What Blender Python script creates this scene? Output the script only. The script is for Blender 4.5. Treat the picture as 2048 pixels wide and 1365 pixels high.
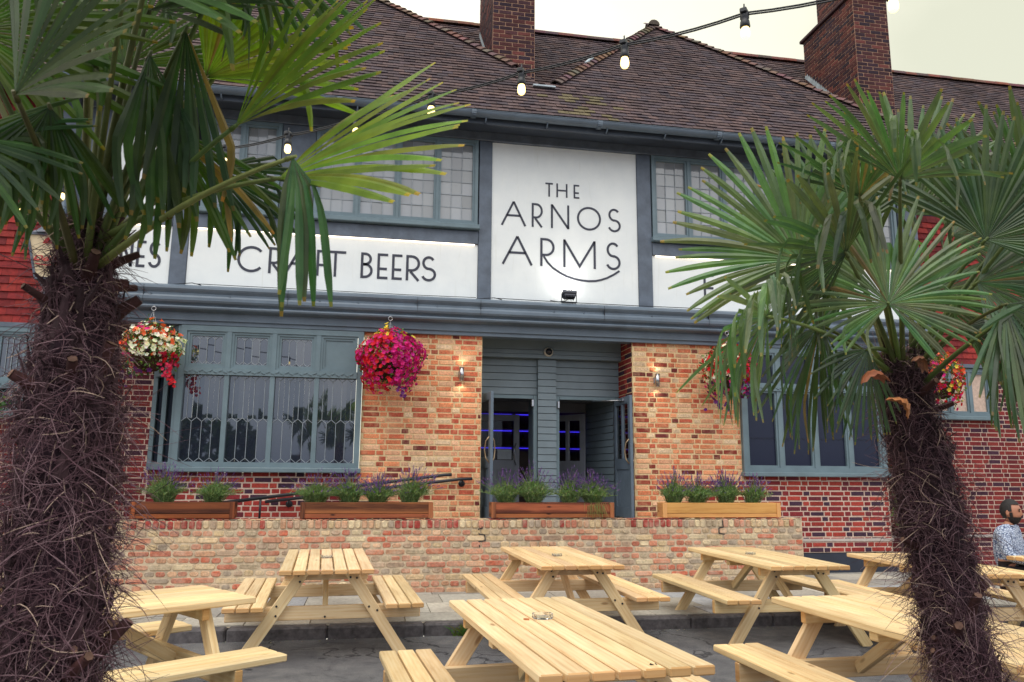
import bpy, math, random
from mathutils import Vector, Matrix
random.seed(7)
R = math.radians
V = Vector
scene = bpy.context.scene
for o in list(bpy.data.objects):
    bpy.data.objects.remove(o)

# ------------------------------------------------------------------ camera
def set_camera():
    cd = bpy.data.cameras.new('camera')
    cam = bpy.data.objects.new('camera', cd)
    scene.collection.objects.link(cam)
    pit, yaw, rol = R(9.98), R(10.44), R(0.42)
    cy, sy, cp, sp = math.cos(yaw), math.sin(yaw), math.cos(pit), math.sin(pit)
    F = V((sy*cp, cy*cp, sp)); R0 = V((cy, -sy, 0)); U0 = R0.cross(F)
    Rt = R0*math.cos(rol) + U0*math.sin(rol); Up = -R0*math.sin(rol) + U0*math.cos(rol)
    M = Matrix((Rt, Up, -F)).transposed().to_4x4()
    M.translation = V((0, 0, 1.493))
    cam.matrix_world = M
    cd.sensor_width = 36.0; cd.lens = 36.0*1550/2048
    cd.clip_start = 0.05; cd.clip_end = 3000
    cd.dof.use_dof = True; cd.dof.focus_distance = 9.0; cd.dof.aperture_fstop = 9.0
    scene.camera = cam
set_camera()

# ------------------------------------------------------------------ sky, sun, exposure
SUN_EL, SUN_AZ = 62.0, 215.0     # azimuth measured clockwise from +Y: behind the camera, a little to its left
def set_light():
    w = bpy.data.worlds.new('World'); scene.world = w; w.use_nodes = True
    nt = w.node_tree; nt.nodes.clear()
    N = nt.nodes.new; L = nt.links.new
    out = N('ShaderNodeOutputWorld'); bg = N('ShaderNodeBackground'); bg.inputs[1].default_value = 0.10
    sky = N('ShaderNodeTexSky'); sky.sky_type = 'NISHITA'; sky.sun_disc = False
    sky.sun_elevation = R(SUN_EL); sky.sun_rotation = R(SUN_AZ)
    tc = N('ShaderNodeTexCoord')
    # overcast: a pale cream cloud sheet, brighter in some parts than others
    nz = N('ShaderNodeTexNoise'); nz.inputs['Scale'].default_value = 1.6; nz.inputs['Detail'].default_value = 5; nz.inputs['Roughness'].default_value = 0.55
    L(tc.outputs['Generated'], nz.inputs['Vector'])
    sep = N('ShaderNodeSeparateXYZ'); L(tc.outputs['Generated'], sep.inputs[0])
    # the cloud is thinner to the left of the pub and thicker (greener, darker) to the right
    nz2 = N('ShaderNodeTexNoise'); nz2.inputs['Scale'].default_value = 3.2; nz2.inputs['Detail'].default_value = 6; L(tc.outputs['Generated'], nz2.inputs['Vector'])
    mr = N('ShaderNodeMapRange'); mr.inputs[1].default_value = 0.02; mr.inputs[2].default_value = 0.62
    ad = N('ShaderNodeMath'); ad.operation = 'MULTIPLY_ADD'; ad.inputs[1].default_value = .55; L(nz2.outputs['Fac'], ad.inputs[0])
    ad2 = N('ShaderNodeMath'); ad2.operation = 'SUBTRACT'; ad2.inputs[1].default_value = .275; L(sep.outputs[0], ad.inputs[2]); L(ad.outputs[0], ad2.inputs[0]); L(ad2.outputs[0], mr.inputs[0])
    base = N('ShaderNodeMix'); base.data_type = 'RGBA'
    base.inputs[6].default_value = (7.8, 7.45, 6.1, 1); base.inputs[7].default_value = (4.3, 4.3, 3.3, 1)
    L(mr.outputs[0], base.inputs[0])
    # behind the camera the cloud deck is greyer and more broken
    mb = N('ShaderNodeMapRange'); mb.inputs[1].default_value = 0.15; mb.inputs[2].default_value = -0.35
    L(sep.outputs[1], mb.inputs[0])
    rmp = N('ShaderNodeValToRGB'); rmp.color_ramp.elements[0].position = 0.36; rmp.color_ramp.elements[0].color = (4.6, 4.9, 5.4, 1)
    rmp.color_ramp.elements[1].position = 0.64; rmp.color_ramp.elements[1].color = (9.6, 9.4, 9.0, 1)
    L(nz.outputs['Fac'], rmp.inputs[0])
    mix2 = N('ShaderNodeMix'); mix2.data_type = 'RGBA'
    L(mb.outputs[0], mix2.inputs[0]); L(base.outputs[2], mix2.inputs[6]); L(rmp.outputs[0], mix2.inputs[7])
    # a heavier blue-grey bank low down behind the camera, the one the windows mirror
    ml = N('ShaderNodeMapRange'); ml.inputs[1].default_value = 0.30; ml.inputs[2].default_value = 0.02
    L(sep.outputs[2], ml.inputs[0])
    mm = N('ShaderNodeMath'); mm.operation = 'MULTIPLY'; L(ml.outputs[0], mm.inputs[0]); L(mb.outputs[0], mm.inputs[1])
    mix3 = N('ShaderNodeMix'); mix3.data_type = 'RGBA'; mix3.inputs[7].default_value = (1.7, 2.1, 3.0, 1)
    L(mm.outputs[0], mix3.inputs[0]); L(mix2.outputs[2], mix3.inputs[6]); mix2 = mix3
    mx = N('ShaderNodeMix'); mx.data_type = 'RGBA'; mx.inputs[0].default_value = 0.9
    L(sky.outputs[0], mx.inputs[6]); L(mix2.outputs[2], mx.inputs[7])
    L(mx.outputs[2], bg.inputs[0]); L(bg.outputs[0], out.inputs[0])
    ld = bpy.data.lights.new('sun', 'SUN'); ld.energy = 0.9; ld.angle = R(55); ld.color = (1.0, 0.95, 0.86)
    lo = bpy.data.objects.new('sun', ld); scene.collection.objects.link(lo)
    az, el = R(SUN_AZ), R(SUN_EL)
    d = V((math.sin(az)*math.cos(el), math.cos(az)*math.cos(el), math.sin(el)))   # towards the sun
    lo.rotation_euler = d.to_track_quat('Z', 'Y').to_euler(); lo.location = d*60
set_light()
vs = scene.view_settings
scene.display_settings.display_device = 'sRGB'
vs.view_transform = 'Standard'; vs.look = 'None'; vs.gamma = 1.0; vs.use_curve_mapping = False
vs.exposure = 1.02
scene.cycles.use_denoising = True
scene.cycles.max_bounces = 6; scene.cycles.diffuse_bounces = 4; scene.cycles.glossy_bounces = 3
scene.cycles.transmission_bounces = 5; scene.cycles.transparent_max_bounces = 12
scene.cycles.sample_clamp_indirect = 6.0

# ------------------------------------------------------------------ helpers
def lin(r, g, b):
    f = lambda c: (c/255/12.92 if c/255 <= 0.04045 else ((c/255+0.055)/1.055)**2.4)
    return (f(r), f(g), f(b))
WLOC = {}
class MB:
    def __init__(s): s.v=[]; s.f=[]; s.m=[]; s.c=[]; s.uv=[]; s.sm=[]
    def face(s, idx, mat=0, col=(1,1,1), uv=None, smooth=False):
        s.f.append(tuple(idx)); s.m.append(mat); s.c.append(col); s.uv.append(uv); s.sm.append(smooth)
    def poly(s, pts, mat=0, col=(1,1,1), uv=None, smooth=False):
        n=len(s.v); s.v.extend(tuple(p) for p in pts); s.face(range(n,n+len(pts)), mat, col, uv, smooth)
    def box(s, x0,x1,y0,y1,z0,z1, mat=0, col=(1,1,1), skip=''):
        n=len(s.v)
        s.v.extend([(x0,y0,z0),(x1,y0,z0),(x1,y1,z0),(x0,y1,z0),(x0,y0,z1),(x1,y0,z1),(x1,y1,z1),(x0,y1,z1)])
        for k,q in (('b',(0,3,2,1)),('t',(4,5,6,7)),('f',(0,1,5,4)),('r',(1,2,6,5)),('k',(2,3,7,6)),('l',(3,0,4,7))):
            if k not in skip: s.face([n+i for i in q], mat, col)
    def cbox(s, c, ax, ay, az, hx, hy, hz, ch, mat=0, col=(1,1,1), grain_ends=False):
        # chamfered box, local axes ax ay az (unit), half sizes; ay is the long (grain) axis
        c=V(c); ru=random.random()*50; rv=random.random()*50
        hs=(hx,hy,hz); A=(V(ax),V(ay),V(az)); idx={}
        for sx in (-1,1):
            for sy in (-1,1):
                for sz in (-1,1):
                    sg=(sx,sy,sz)
                    for k in range(3):
                        p=c.copy()
                        for j in range(3): p+=A[j]*sg[j]*(hs[j] if j==k else hs[j]-ch)
                        idx[(sg,k)]=len(s.v); s.v.append(tuple(p))
        def add(q):
            pts=[V(s.v[i]) for i in q]
            n=(pts[1]-pts[0]).cross(pts[2]-pts[1]); m=sum(pts,V((0,0,0)))/len(pts)-c
            if n.dot(m)<0: q=q[::-1]; pts=pts[::-1]
            n=(pts[1]-pts[0]).cross(pts[2]-pts[1])
            uv=[]
            for p in pts:
                d=p-c; across = d.dot(A[0]) if abs(n.normalized().dot(A[2]))>.6 else d.dot(A[2])
                if abs(n.normalized().dot(A[1]))>.7: uv.append((ru+d.dot(A[0])*.35, rv+7+d.dot(A[2])))
                else: uv.append((ru+d.dot(A[1]), rv+across+ (1.3 if abs(n.normalized().dot(A[2]))<.6 else 0)))
            en=abs(n.normalized().dot(A[1]))>.7 and grain_ends
            s.face(q, mat, (col[0]*.80,col[1]*.62,col[2]*.46) if en else col, uv)
        for k in range(3):
            a,b=[j for j in range(3) if j!=k]
            for sk in (-1,1):
                q=[]
                for sa,sb in ((-1,-1),(1,-1),(1,1),(-1,1)):
                    sg=[0,0,0]; sg[k]=sk; sg[a]=sa; sg[b]=sb; q.append(idx[(tuple(sg),k)])
                add(q)
            for sa in (-1,1):
                for sb in (-1,1):
                    s0=[0,0,0]; s1=[0,0,0]; s0[a]=s1[a]=sa; s0[b]=s1[b]=sb; s0[k]=-1; s1[k]=1
                    s0=tuple(s0); s1=tuple(s1)
                    add([idx[(s0,a)],idx[(s1,a)],idx[(s1,b)],idx[(s0,b)]])
        for sx in (-1,1):
            for sy in (-1,1):
                for sz in (-1,1):
                    add([idx[((sx,sy,sz),k)] for k in range(3)])
    def beam(s, p0, p1, w, t, up=(0,0,1), ch=0.004, mat=0, col=(1,1,1), ge=False):
        p0=V(p0); p1=V(p1); d=(p1-p0); L=d.length; d.normalize()
        sd=d.cross(V(up)).normalized(); u=sd.cross(d).normalized()
        s.cbox((p0+p1)/2, sd, d, u, w/2, L/2, t/2, ch, mat, col, ge)
    def tube(s, path, r, n=6, mat=0, col=(1,1,1), cap=True, smooth=True):
        path=[V(p) for p in path]; k=len(path)
        rs=r if isinstance(r,(list,tuple)) else [r]*k
        b=len(s.v); prev=None
        for i,p in enumerate(path):
            d=(path[min(i+1,k-1)]-path[max(i-1,0)])
            d = d.normalized() if d.length>1e-9 else V((0,0,1))
            a=prev if prev is not None else (V((0,0,1)) if abs(d.z)<.9 else V((1,0,0)))
            e1=(a-d*a.dot(d)); e1 = e1.normalized() if e1.length>1e-6 else d.orthogonal().normalized()
            e2=d.cross(e1); prev=e1
            for j in range(n):
                t=2*math.pi*j/n; s.v.append(tuple(p+(e1*math.cos(t)+e2*math.sin(t))*rs[i]))
        for i in range(k-1):
            for j in range(n):
                s.face((b+i*n+j,b+i*n+(j+1)%n,b+(i+1)*n+(j+1)%n,b+(i+1)*n+j),mat,col,None,smooth)
        if cap and n>2:
            s.face([b+j for j in range(n)][::-1],mat,col); s.face([b+(k-1)*n+j for j in range(n)],mat,col)
    def lathe(s, prof, o=(0,0,0), n=16, mat=0, col=(1,1,1), smooth=True, axis='z'):
        b=len(s.v); o=V(o)
        for (r,z) in prof:
            for j in range(n):
                t=2*math.pi*j/n
                p=V((r*math.cos(t),r*math.sin(t),z)) if axis=='z' else V((r*math.cos(t),-z,r*math.sin(t)))
                s.v.append(tuple(o+p))
        for i in range(len(prof)-1):
            for j in range(n):
                s.face((b+i*n+j,b+i*n+(j+1)%n,b+(i+1)*n+(j+1)%n,b+(i+1)*n+j),mat,col,None,smooth)
    def prism(s, poly, d0, d1, to3, mat=0, col=(1,1,1)):
        # poly: 2-D outline; to3(a,b,d) maps to space
        n=len(poly); b=len(s.v)
        for d in (d0,d1):
            for (x,y) in poly: s.v.append(tuple(to3(x,y,d)))
        s.face(range(b,b+n),mat,col); s.face(list(range(b+n,b+2*n))[::-1],mat,col)
        for i in range(n): s.face((b+i,b+n+i,b+n+(i+1)%n,b+(i+1)%n),mat,col)
    def stroke(s, pts, w, y, dep=0.006, closed=False, mat=0):
        # lettering stroke in the facade plane (x,z), mitred ribbon of width w with a little thickness
        P=[V((p[0],p[1])) for p in pts]; n=len(P); Lf=[];Rg=[]
        for i in range(n):
            a=P[i-1] if (i>0 or closed) else None; c=P[(i+1)%n] if (i<n-1 or closed) else None
            d0=(P[i]-a).normalized() if a is not None else None; d1=(c-P[i]).normalized() if c is not None else None
            if d0 is None: d0=d1
            if d1 is None: d1=d0
            n0=V((-d0.y,d0.x)); n1=V((-d1.y,d1.x)); m=(n0+n1)
            m = m.normalized() if m.length>1e-6 else n0
            k=min(1/max(m.dot(n1),.3),2.2)
            Lf.append(P[i]+m*w/2*k); Rg.append(P[i]-m*w/2*k)
        b=len(s.v)
        for i in range(n):
            for q in (Lf[i],Rg[i]): s.v.append((q.x,y-dep,q.y))
            for q in (Lf[i],Rg[i]): s.v.append((q.x,y,q.y))
        for i in range(n if closed else n-1):
            a=b+4*i; c=b+4*((i+1)%n)
            s.face((a,a+1,c+1,c),mat); s.face((a,c,c+2,a+2),mat); s.face((a+1,a+3,c+3,c+1),mat)
        if not closed:
            s.face((b,b+2,b+3,b+1),mat); e=b+4*(n-1); s.face((e,e+1,e+3,e+2),mat)
    def build(s, name, mats, parent=None, label=None, origin=None):
        me=bpy.data.meshes.new(name)
        o=bpy.data.objects.new(name,me); scene.collection.objects.link(o)
        off=V((0,0,0))
        if parent is not None: off=V(WLOC.get(parent.name,(0,0,0)))
        if origin is not None: off=V(origin)
        me.from_pydata([(a[0]-off.x,a[1]-off.y,a[2]-off.z) for a in s.v],[],s.f)
        if not isinstance(mats,(list,tuple)): mats=[mats]
        for m in mats: me.materials.append(m)
        me.polygons.foreach_set('material_index',s.m)
        me.polygons.foreach_set('use_smooth',s.sm)
        ca=me.color_attributes.new('Col','FLOAT_COLOR','CORNER')
        buf=[]; 
        for f,c in zip(s.f,s.c): buf.extend((c[0],c[1],c[2],1.0)*len(f))
        ca.data.foreach_set('color',buf)
        if any(u is not None for u in s.uv):
            ul=me.uv_layers.new(name='UVMap'); ub=[]
            for f,u in zip(s.f,s.uv):
                for k in range(len(f)): ub.extend(u[k] if u is not None else (0,0))
            ul.data.foreach_set('uv',ub)
        me.validate()
        if parent is not None:
            o.parent=parent; WLOC[o.name]=tuple(off)
        else:
            o.location=off; WLOC[o.name]=tuple(off)
        if label: o['label']=label
        return o
def tag(o,label,cat,group=None,kind=None):
    if label: o['label']=label
    if cat: o['category']=cat
    if group: o['group']=group
    if kind: o['kind']=kind
    return o
def thing(name,label,cat,loc=(0,0,0),group=None):
    o=bpy.data.objects.new(name,None); scene.collection.objects.link(o)
    o.location=loc; o.empty_display_size=.2; WLOC[o.name]=tuple(loc)
    return tag(o,label,cat,group)
def dup(root,label=None,loc=None,rz=None):
    def cp(o,par):
        c=o.copy(); scene.collection.objects.link(c)
        if par is not None: c.parent=par
        for ch in list(o.children): cp(ch,c)
        return c
    r=cp(root,None)
    if label: r['label']=label
    if loc is not None: r.location=loc
    if rz is not None: r.rotation_euler=(0,0,rz)
    return r

# ------------------------------------------------------------------ materials
def vary(c,a,b,rg=random):
    k=rg.uniform(a,b); return tuple(x*k for x in c)
class NT:
    def __init__(s,name):
        s.mat=bpy.data.materials.new(name); s.mat.use_nodes=True; s.t=s.mat.node_tree
        s.b=s.t.nodes['Principled BSDF']; s.out=s.t.nodes['Material Output']
    def n(s,t,**k):
        x=s.t.nodes.new(t)
        for a,b in k.items(): setattr(x,a,b)
        return x
    def l(s,a,b): s.t.links.new(a,b)
    def attr(s,name='Col'): return s.n('ShaderNodeAttribute',attribute_name=name).outputs['Color']
    def obj(s,scale=(1,1,1)):
        tc=s.n('ShaderNodeTexCoord'); mp=s.n('ShaderNodeMapping'); mp.inputs['Scale'].default_value=scale
        s.l(tc.outputs['Object'],mp.inputs[0]); return mp.outputs[0]
    def uv(s,scale=(1,1,1)):
        tc=s.n('ShaderNodeTexCoord'); mp=s.n('ShaderNodeMapping'); mp.inputs['Scale'].default_value=scale
        s.l(tc.outputs['UV'],mp.inputs[0]); return mp.outputs[0]
    def noise(s,vec,scale,detail=4,rough=.55,dist=0):
        x=s.n('ShaderNodeTexNoise'); x.inputs['Scale'].default_value=scale; x.inputs['Detail'].default_value=detail
        x.inputs['Roughness'].default_value=rough; x.inputs['Distortion'].default_value=dist
        s.l(vec,x.inputs['Vector']); return x.outputs['Fac']
    def ramp(s,fac,stops):
        r=s.n('ShaderNodeValToRGB'); e=r.color_ramp.elements
        while len(e)<len(stops): e.new(.5)
        for i,(p,c) in enumerate(stops): e[i].position=p; e[i].color=(c[0],c[1],c[2],1)
        s.l(fac,r.inputs[0]); return r.outputs[0]
    def mix(s,fac,a,b,mode='MIX'):
        m=s.n('ShaderNodeMix',data_type='RGBA',blend_type=mode)
        for v,i in ((fac,0),(a,6),(b,7)):
            if isinstance(v,(int,float)): m.inputs[i].default_value=v
            elif isinstance(v,tuple): m.inputs[i].default_value=(*v[:3],1)
            else: s.l(v,m.inputs[i])
        return m.outputs[2]
    def bump(s,h,strength=.3,dist=.01):
        b=s.n('ShaderNodeBump'); b.inputs['Strength'].default_value=strength; b.inputs['Distance'].default_value=dist
        s.l(h,b.inputs['Height']); s.l(b.outputs[0],s.b.inputs['Normal'])
    def col(s,c):
        if isinstance(c,tuple): s.b.inputs['Base Color'].default_value=(*c[:3],1)
        else: s.l(c,s.b.inputs['Base Color'])
    def rough(s,r):
        if isinstance(r,(int,float)): s.b.inputs['Roughness'].default_value=r
        else: s.l(r,s.b.inputs['Roughness'])
def plain(name,c,rough=.6,metal=0,var=.12,scale=6,bump=0,spec=.5):
    t=NT(name); v=t.obj(); f=t.noise(v,scale,5,.6)
    d=tuple(x*(1-var*2) for x in c); b=tuple(min(1,x*(1+var)) for x in c)
    t.col(t.ramp(f,[(.3,d),(.7,b)])); t.rough(rough); t.b.inputs['Metallic'].default_value=metal
    t.b.inputs['Specular IOR Level'].default_value=spec
    if bump: t.bump(t.noise(v,scale*6,4,.6),bump,.004)
    return t.mat
def colattr(name,rough=.8,nscale=40,amount=.25,bump=.25,spec=.3,bscale=None):
    # colour comes from each piece's own colour, broken up by fine noise
    t=NT(name); v=t.obj(); f=t.noise(v,nscale,5,.65)
    t.col(t.mix(1.0,t.attr(),t.ramp(f,[(.25,(1-amount*1.6,)*3),(.75,(1+amount*.6,)*3)]),'MULTIPLY'))
    cc=t.b.inputs['Base Color'].links[0].from_socket; big=t.noise(t.obj((1,1,.55)),.9,6,.65,.6)
    t.col(t.mix(1.0,cc,t.ramp(big,[(.32,(.74,.73,.74)),(.5,(1,1,1)),(.7,(1.12,1.11,1.08))]),'MULTIPLY'))
    t.rough(rough); t.b.inputs['Specular IOR Level'].default_value=spec
    if bump: t.bump(t.noise(v,bscale or nscale*1.5,5,.7),bump,.006)
    return t.mat
def emis(name,c,s):
    t=NT(name); t.col((.8,.8,.8)); t.b.inputs['Emission Color'].default_value=(*c,1); t.b.inputs['Emission Strength'].default_value=s
    return t.mat
M={}
M['brick']=colattr('brick',.85,55,.32,.45,.25)
def limebrick(name,lime,lo,hi,amt,nscale,bump):
    # brick faces with smears of lime left from repointing
    t=NT(name); v=t.obj(); f=t.noise(v,nscale,5,.65)
    c=t.mix(1.0,t.attr(),t.ramp(f,[(.25,(.5,.5,.5)),(.75,(1.2,1.2,1.2))]),'MULTIPLY')
    m=t.noise(v,8.5,6,.7,.4); mk=t.ramp(m,[(lo,(0,0,0)),(hi,(amt,amt,amt))])
    c=t.mix(mk,c,lime); big=t.noise(t.obj((1,1,.5)),1.1,6,.7,.8)
    c=t.mix(1.0,c,t.ramp(big,[(.32,(.70,.68,.68)),(.48,(1,1,1)),(.7,(1.1,1.09,1.06))]),'MULTIPLY'); t.col(c); t.rough(.9); t.b.inputs['Specular IOR Level'].default_value=.2
    t.bump(t.noise(v,nscale*1.4,5,.7),bump,.006); return t.mat
M['brick_rec']=limebrick('reclaimed brick with lime smears',lin(234,200,156),.47,.72,.42,50,.5)
M['oldbrick']=limebrick('weathered brick',lin(212,196,174),.44,.70,.45,36,.7)
M['mortar']=plain('lime mortar',lin(228,200,154),.95,0,.12,20,.4,.2)
M['mortar_pale']=plain('pale grey mortar',lin(208,182,166),.95,0,.12,20,.4,.2)
M['mortar_old']=plain('old grey mortar',lin(204,184,156),.95,0,.2,14,.6,.2)
M['tile']=colattr('clay roof tile',.8,22,.35,.3,.3)
M['hung']=colattr('red hung tile',.75,20,.3,.3,.3)
M['paint']=plain('blue grey gloss paint',lin(98,112,126),.42,0,.10,3,.08)
M['paint_dark']=plain('dark slate paint',lin(64,72,84),.45,0,.12,4,.12)
M['paint_win']=plain('pale blue grey window paint',lin(108,127,135),.4,0,.08,4,.06)
M['paint_clad']=plain('grey cladding paint',lin(116,130,138),.45,0,.08,3,.06)
M['timber']=plain('painted old timber',lin(96,106,120),.5,0,.16,5,.35)
M['render']=plain('white render',lin(222,227,226),.75,0,.025,3,.12,.3)
def renderwall():
    t=NT('white painted render'); v=t.obj(); a=t.noise(v,3,5,.6); st=t.noise(t.obj((9,9,.7)),1.6,6,.65,.3)
    c=t.ramp(a,[(.3,lin(232,236,236)),(.7,lin(242,245,243))]); c=t.mix(1.0,c,t.ramp(st,[(.28,(.93,.925,.90)),(.42,(1,1,1))]),'MULTIPLY')
    t.col(c); t.rough(.75); t.bump(t.noise(v,9,6,.65),.35,.006); return t.mat
M['render']=renderwall()
M['letter']=plain('dark sign paint',lin(58,60,74),.6,0,.05,6)
M['black']=plain('black powder coat',lin(30,32,40),.4,0,.1,8)
M['lead']=plain('lead flashing',lin(178,190,196),.5,.2,.15,8,.1)
M['leadcame']=plain('lead came',lin(146,154,160),.5,.2,.12,12)
M['chrome']=plain('brushed steel',lin(190,190,192),.25,1,.05,8)
M['cream']=plain('cream plastic',lin(214,206,190),.4,0,.05,8)
M['dark']=plain('dark interior',lin(34,34,44),.8,0,.3,2)
M['plinth']=plain('blue black plinth paint',lin(40,46,62),.6,0,.15,4,.2)
def glass_dark(name,base,ior,rough=.02):
    t=NT(name); t.col(base); t.rough(rough); t.b.inputs['IOR'].default_value=ior
    return t.mat
M['glass']=glass_dark('leaded window glass',(.020,.025,.040),2.35)
M['glass_navy']=glass_dark('screened window glass',(.018,.021,.042),1.45,.12)
def upper_glass():
    t=NT('pale upper glass'); t.col(t.mix(1.0,t.attr(),(.30,.315,.33),'MULTIPLY')); t.rough(.06); t.b.inputs['IOR'].default_value=1.85  # plain pale grey base colour; no blind stands behind the panes
    return t.mat
M['glass_up']=upper_glass()
def clear_glass():
    t=NT('clear glass'); t.t.nodes.remove(t.b)
    tr=t.n('ShaderNodeBsdfTransparent'); tr.inputs[0].default_value=(.93,.96,.95,1); gl=t.n('ShaderNodeBsdfGlossy'); gl.inputs['Roughness'].default_value=.02
    fr=t.n('ShaderNodeFresnel'); fr.inputs[0].default_value=1.5; mx=t.n('ShaderNodeMixShader')
    t.l(fr.outputs[0],mx.inputs[0]); t.l(tr.outputs[0],mx.inputs[1]); t.l(gl.outputs[0],mx.inputs[2]); t.l(mx.outputs[0],t.out.inputs[0])
    return t.mat
M['clear']=clear_glass()
def wood(name,pale,mid,dark,rough=.6,ring=.35,rs=1.3):
    t=NT(name)
    u=t.uv((1.0,14,1)); a=t.noise(u,2.2,6,.62,.6)
    rings=t.n('ShaderNodeTexWave',wave_type='BANDS',bands_direction='Y'); rings.inputs['Scale'].default_value=rs
    rings.inputs['Distortion'].default_value=7; rings.inputs['Detail'].default_value=3; rings.inputs['Detail Scale'].default_value=.6
    t.l(t.uv((.45,9,1)),rings.inputs['Vector'])
    big=t.noise(t.uv((.5,2,1)),1.7,3,.5)
    c=t.ramp(a,[(.28,dark),(.5,mid),(.72,pale)])
    c=t.mix(ring,c,t.ramp(rings.outputs['Fac'],[(.1,dark if ring>.5 else mid),(.8,pale)]))
    c=t.mix(1.0,c,t.ramp(big,[(.3,(.78,.76,.72)),(.7,(1.08,1.06,1.02))]),'MULTIPLY')
    vo=t.n('ShaderNodeTexVoronoi',feature='F1'); vo.inputs['Scale'].default_value=1.0; t.l(t.uv((2.2,6.5,1)),vo.inputs['Vector'])
    kn=t.ramp(vo.outputs['Distance'],[(.045,(1,1,1)),(.10,(0,0,0))])
    c=t.mix(kn,c,tuple(x*.62 for x in dark))
    t.col(t.mix(1.0,c,t.attr(),'MULTIPLY')); t.rough(rough); t.b.inputs['Specular IOR Level'].default_value=.3
    t.bump(a,.25,.003)
    return t.mat
M['pine']=wood('new pine',lin(250,230,194),lin(240,211,166),lin(208,166,118))
M['planter']=wood('stained planter wood',lin(172,108,70),lin(120,68,44),lin(56,30,24),.6,.55,.22)
def asphalt():
    t=NT('asphalt'); v=t.obj(); a=t.noise(v,160,3,.7); b=t.noise(v,1.1,5,.6); c=t.noise(v,7,4,.6)
    col=t.ramp(a,[(.32,(.055,.056,.064)),(.52,(.115,.115,.124)),(.72,(.28,.278,.27))])
    col=t.mix(1.0,col,t.ramp(b,[(.3,(.72,.72,.76)),(.7,(1.35,1.32,1.28))]),'MULTIPLY')
    col=t.mix(1.0,col,t.ramp(c,[(.35,(.85,.85,.87)),(.7,(1.12,1.12,1.1))]),'MULTIPLY')
    vo=t.n('ShaderNodeTexVoronoi',feature='DISTANCE_TO_EDGE'); vo.inputs['Scale'].default_value=.55
    wv=t.n('ShaderNodeVectorMath',operation='ADD'); nz=t.n('ShaderNodeTexNoise'); nz.inputs['Scale'].default_value=2.2; nz.inputs['Detail'].default_value=5
    t.l(v,nz.inputs['Vector']); t.l(v,wv.inputs[0]); t.l(nz.outputs['Color'],wv.inputs[1]); t.l(wv.outputs[0],vo.inputs['Vector'])
    cr=t.ramp(vo.outputs['Distance'],[(.004,(.35,.35,.37)),(.010,(1,1,1))])
    st=t.noise(v,2.6,6,.75,1.2); col=t.mix(1.0,col,cr,'MULTIPLY'); col=t.mix(1.0,col,t.ramp(st,[(.30,(.55,.55,.58)),(.45,(1,1,1)),(.68,(1.25,1.24,1.2))]),'MULTIPLY')
    t.col(col); t.rough(.9); t.b.inputs['Specular IOR Level'].default_value=.25; t.bump(a,.6,.006); return t.mat
M['asphalt']=asphalt()
M['slab']=colattr('paving slab',.85,30,.22,.25,.25)
M['kerb']=plain('granite kerb',lin(96,92,94),.85,0,.25,18,.4,.25)
def leafmat(name,trans=.35,rough=.42,spec=.35,tt=(1.9,2.0,.75)):
    t=NT(name); v=t.obj(); f=t.noise(v,14,3,.5)
    c=t.mix(1.0,t.attr(),t.ramp(f,[(.3,(.7,.74,.78)),(.7,(1.25,1.2,1.1))]),'MULTIPLY')
    t.col(c); t.rough(rough); t.b.inputs['Specular IOR Level'].default_value=spec
    ts=t.n('ShaderNodeBsdfTranslucent'); t.l(t.mix(1.0,c,tt,'MULTIPLY'),ts.inputs[0])
    mx=t.n('ShaderNodeMixShader'); mx.inputs[0].default_value=trans
    t.l(t.b.outputs[0],mx.inputs[1]); t.l(ts.outputs[0],mx.inputs[2]); t.l(mx.outputs[0],t.out.inputs[0])
    return t.mat
M['leaf']=leafmat('palm leaf',.44,.40,.32); M['leaf_grey']=leafmat('grey green palm leaf',.34,.36,.6,(1.5,1.6,.9)); M['herb']=leafmat('herb leaf',.3,.6); M['petal']=leafmat('petal',.25,.6)
M['fibre']=colattr('palm fibre',.8,60,.3,.0,.25)
M['stalk']=colattr('leaf stalk',.5,25,.2,.0,.4)
M['bulb']=emis('lit bulb',(1.0,.70,.20),1.8)
M['led']=emis('warm led strip',(1.0,.82,.62),1.8)
M['blue']=emis('blue shelf light',(.05,.03,1.0),.5)
M['flood']=emis('floodlight lens',(1,.97,.9),8.0)
M['lampcream']=plain('cream lantern glass',lin(232,212,176),.3,0,.06,5)
M['red']=plain('sign red',lin(176,28,32),.5,0,.08,6)

# ------------------------------------------------------------------ masonry and roofing
PAL_ORANGE=[lin(*c) for c in ((216,132,92),(228,156,112),(204,114,82),(234,184,146),(194,98,74),(226,148,104),(212,128,92),(238,202,164),(222,168,130),(232,172,130))]
PAL_RED=[lin(*c) for c in ((168,62,56),(180,72,62),(156,56,54),(140,52,56),(174,68,58),(160,58,52),(76,52,70),(118,50,60))]
PAL_DARKRED=[lin(*c) for c in ((132,48,50),(146,56,54),(118,44,50),(138,54,50),(104,44,54),(76,46,62))]
PAL_ORANGE=[tuple(min(.9,a*k) for a,k in zip(c,(1.18,1.1,1.12))) for c in PAL_ORANGE]
PAL_STACK=[lin(*c) for c in ((72,46,52),(84,50,54),(62,42,52),(112,62,58),(56,42,54),(92,52,52))]
PAL_OLD=[lin(*c) for c in ((204,162,134),(200,138,114),(216,194,160),(190,176,152),(190,122,102),(212,176,146),(204,152,128),(172,160,146),(220,206,174),(198,142,122),(206,186,150),(182,160,140))]
PAL_OLD=[tuple(min(.9,a*k) for a,k in zip(c,(1.10,1.02,.94))) for c in PAL_OLD]
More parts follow.
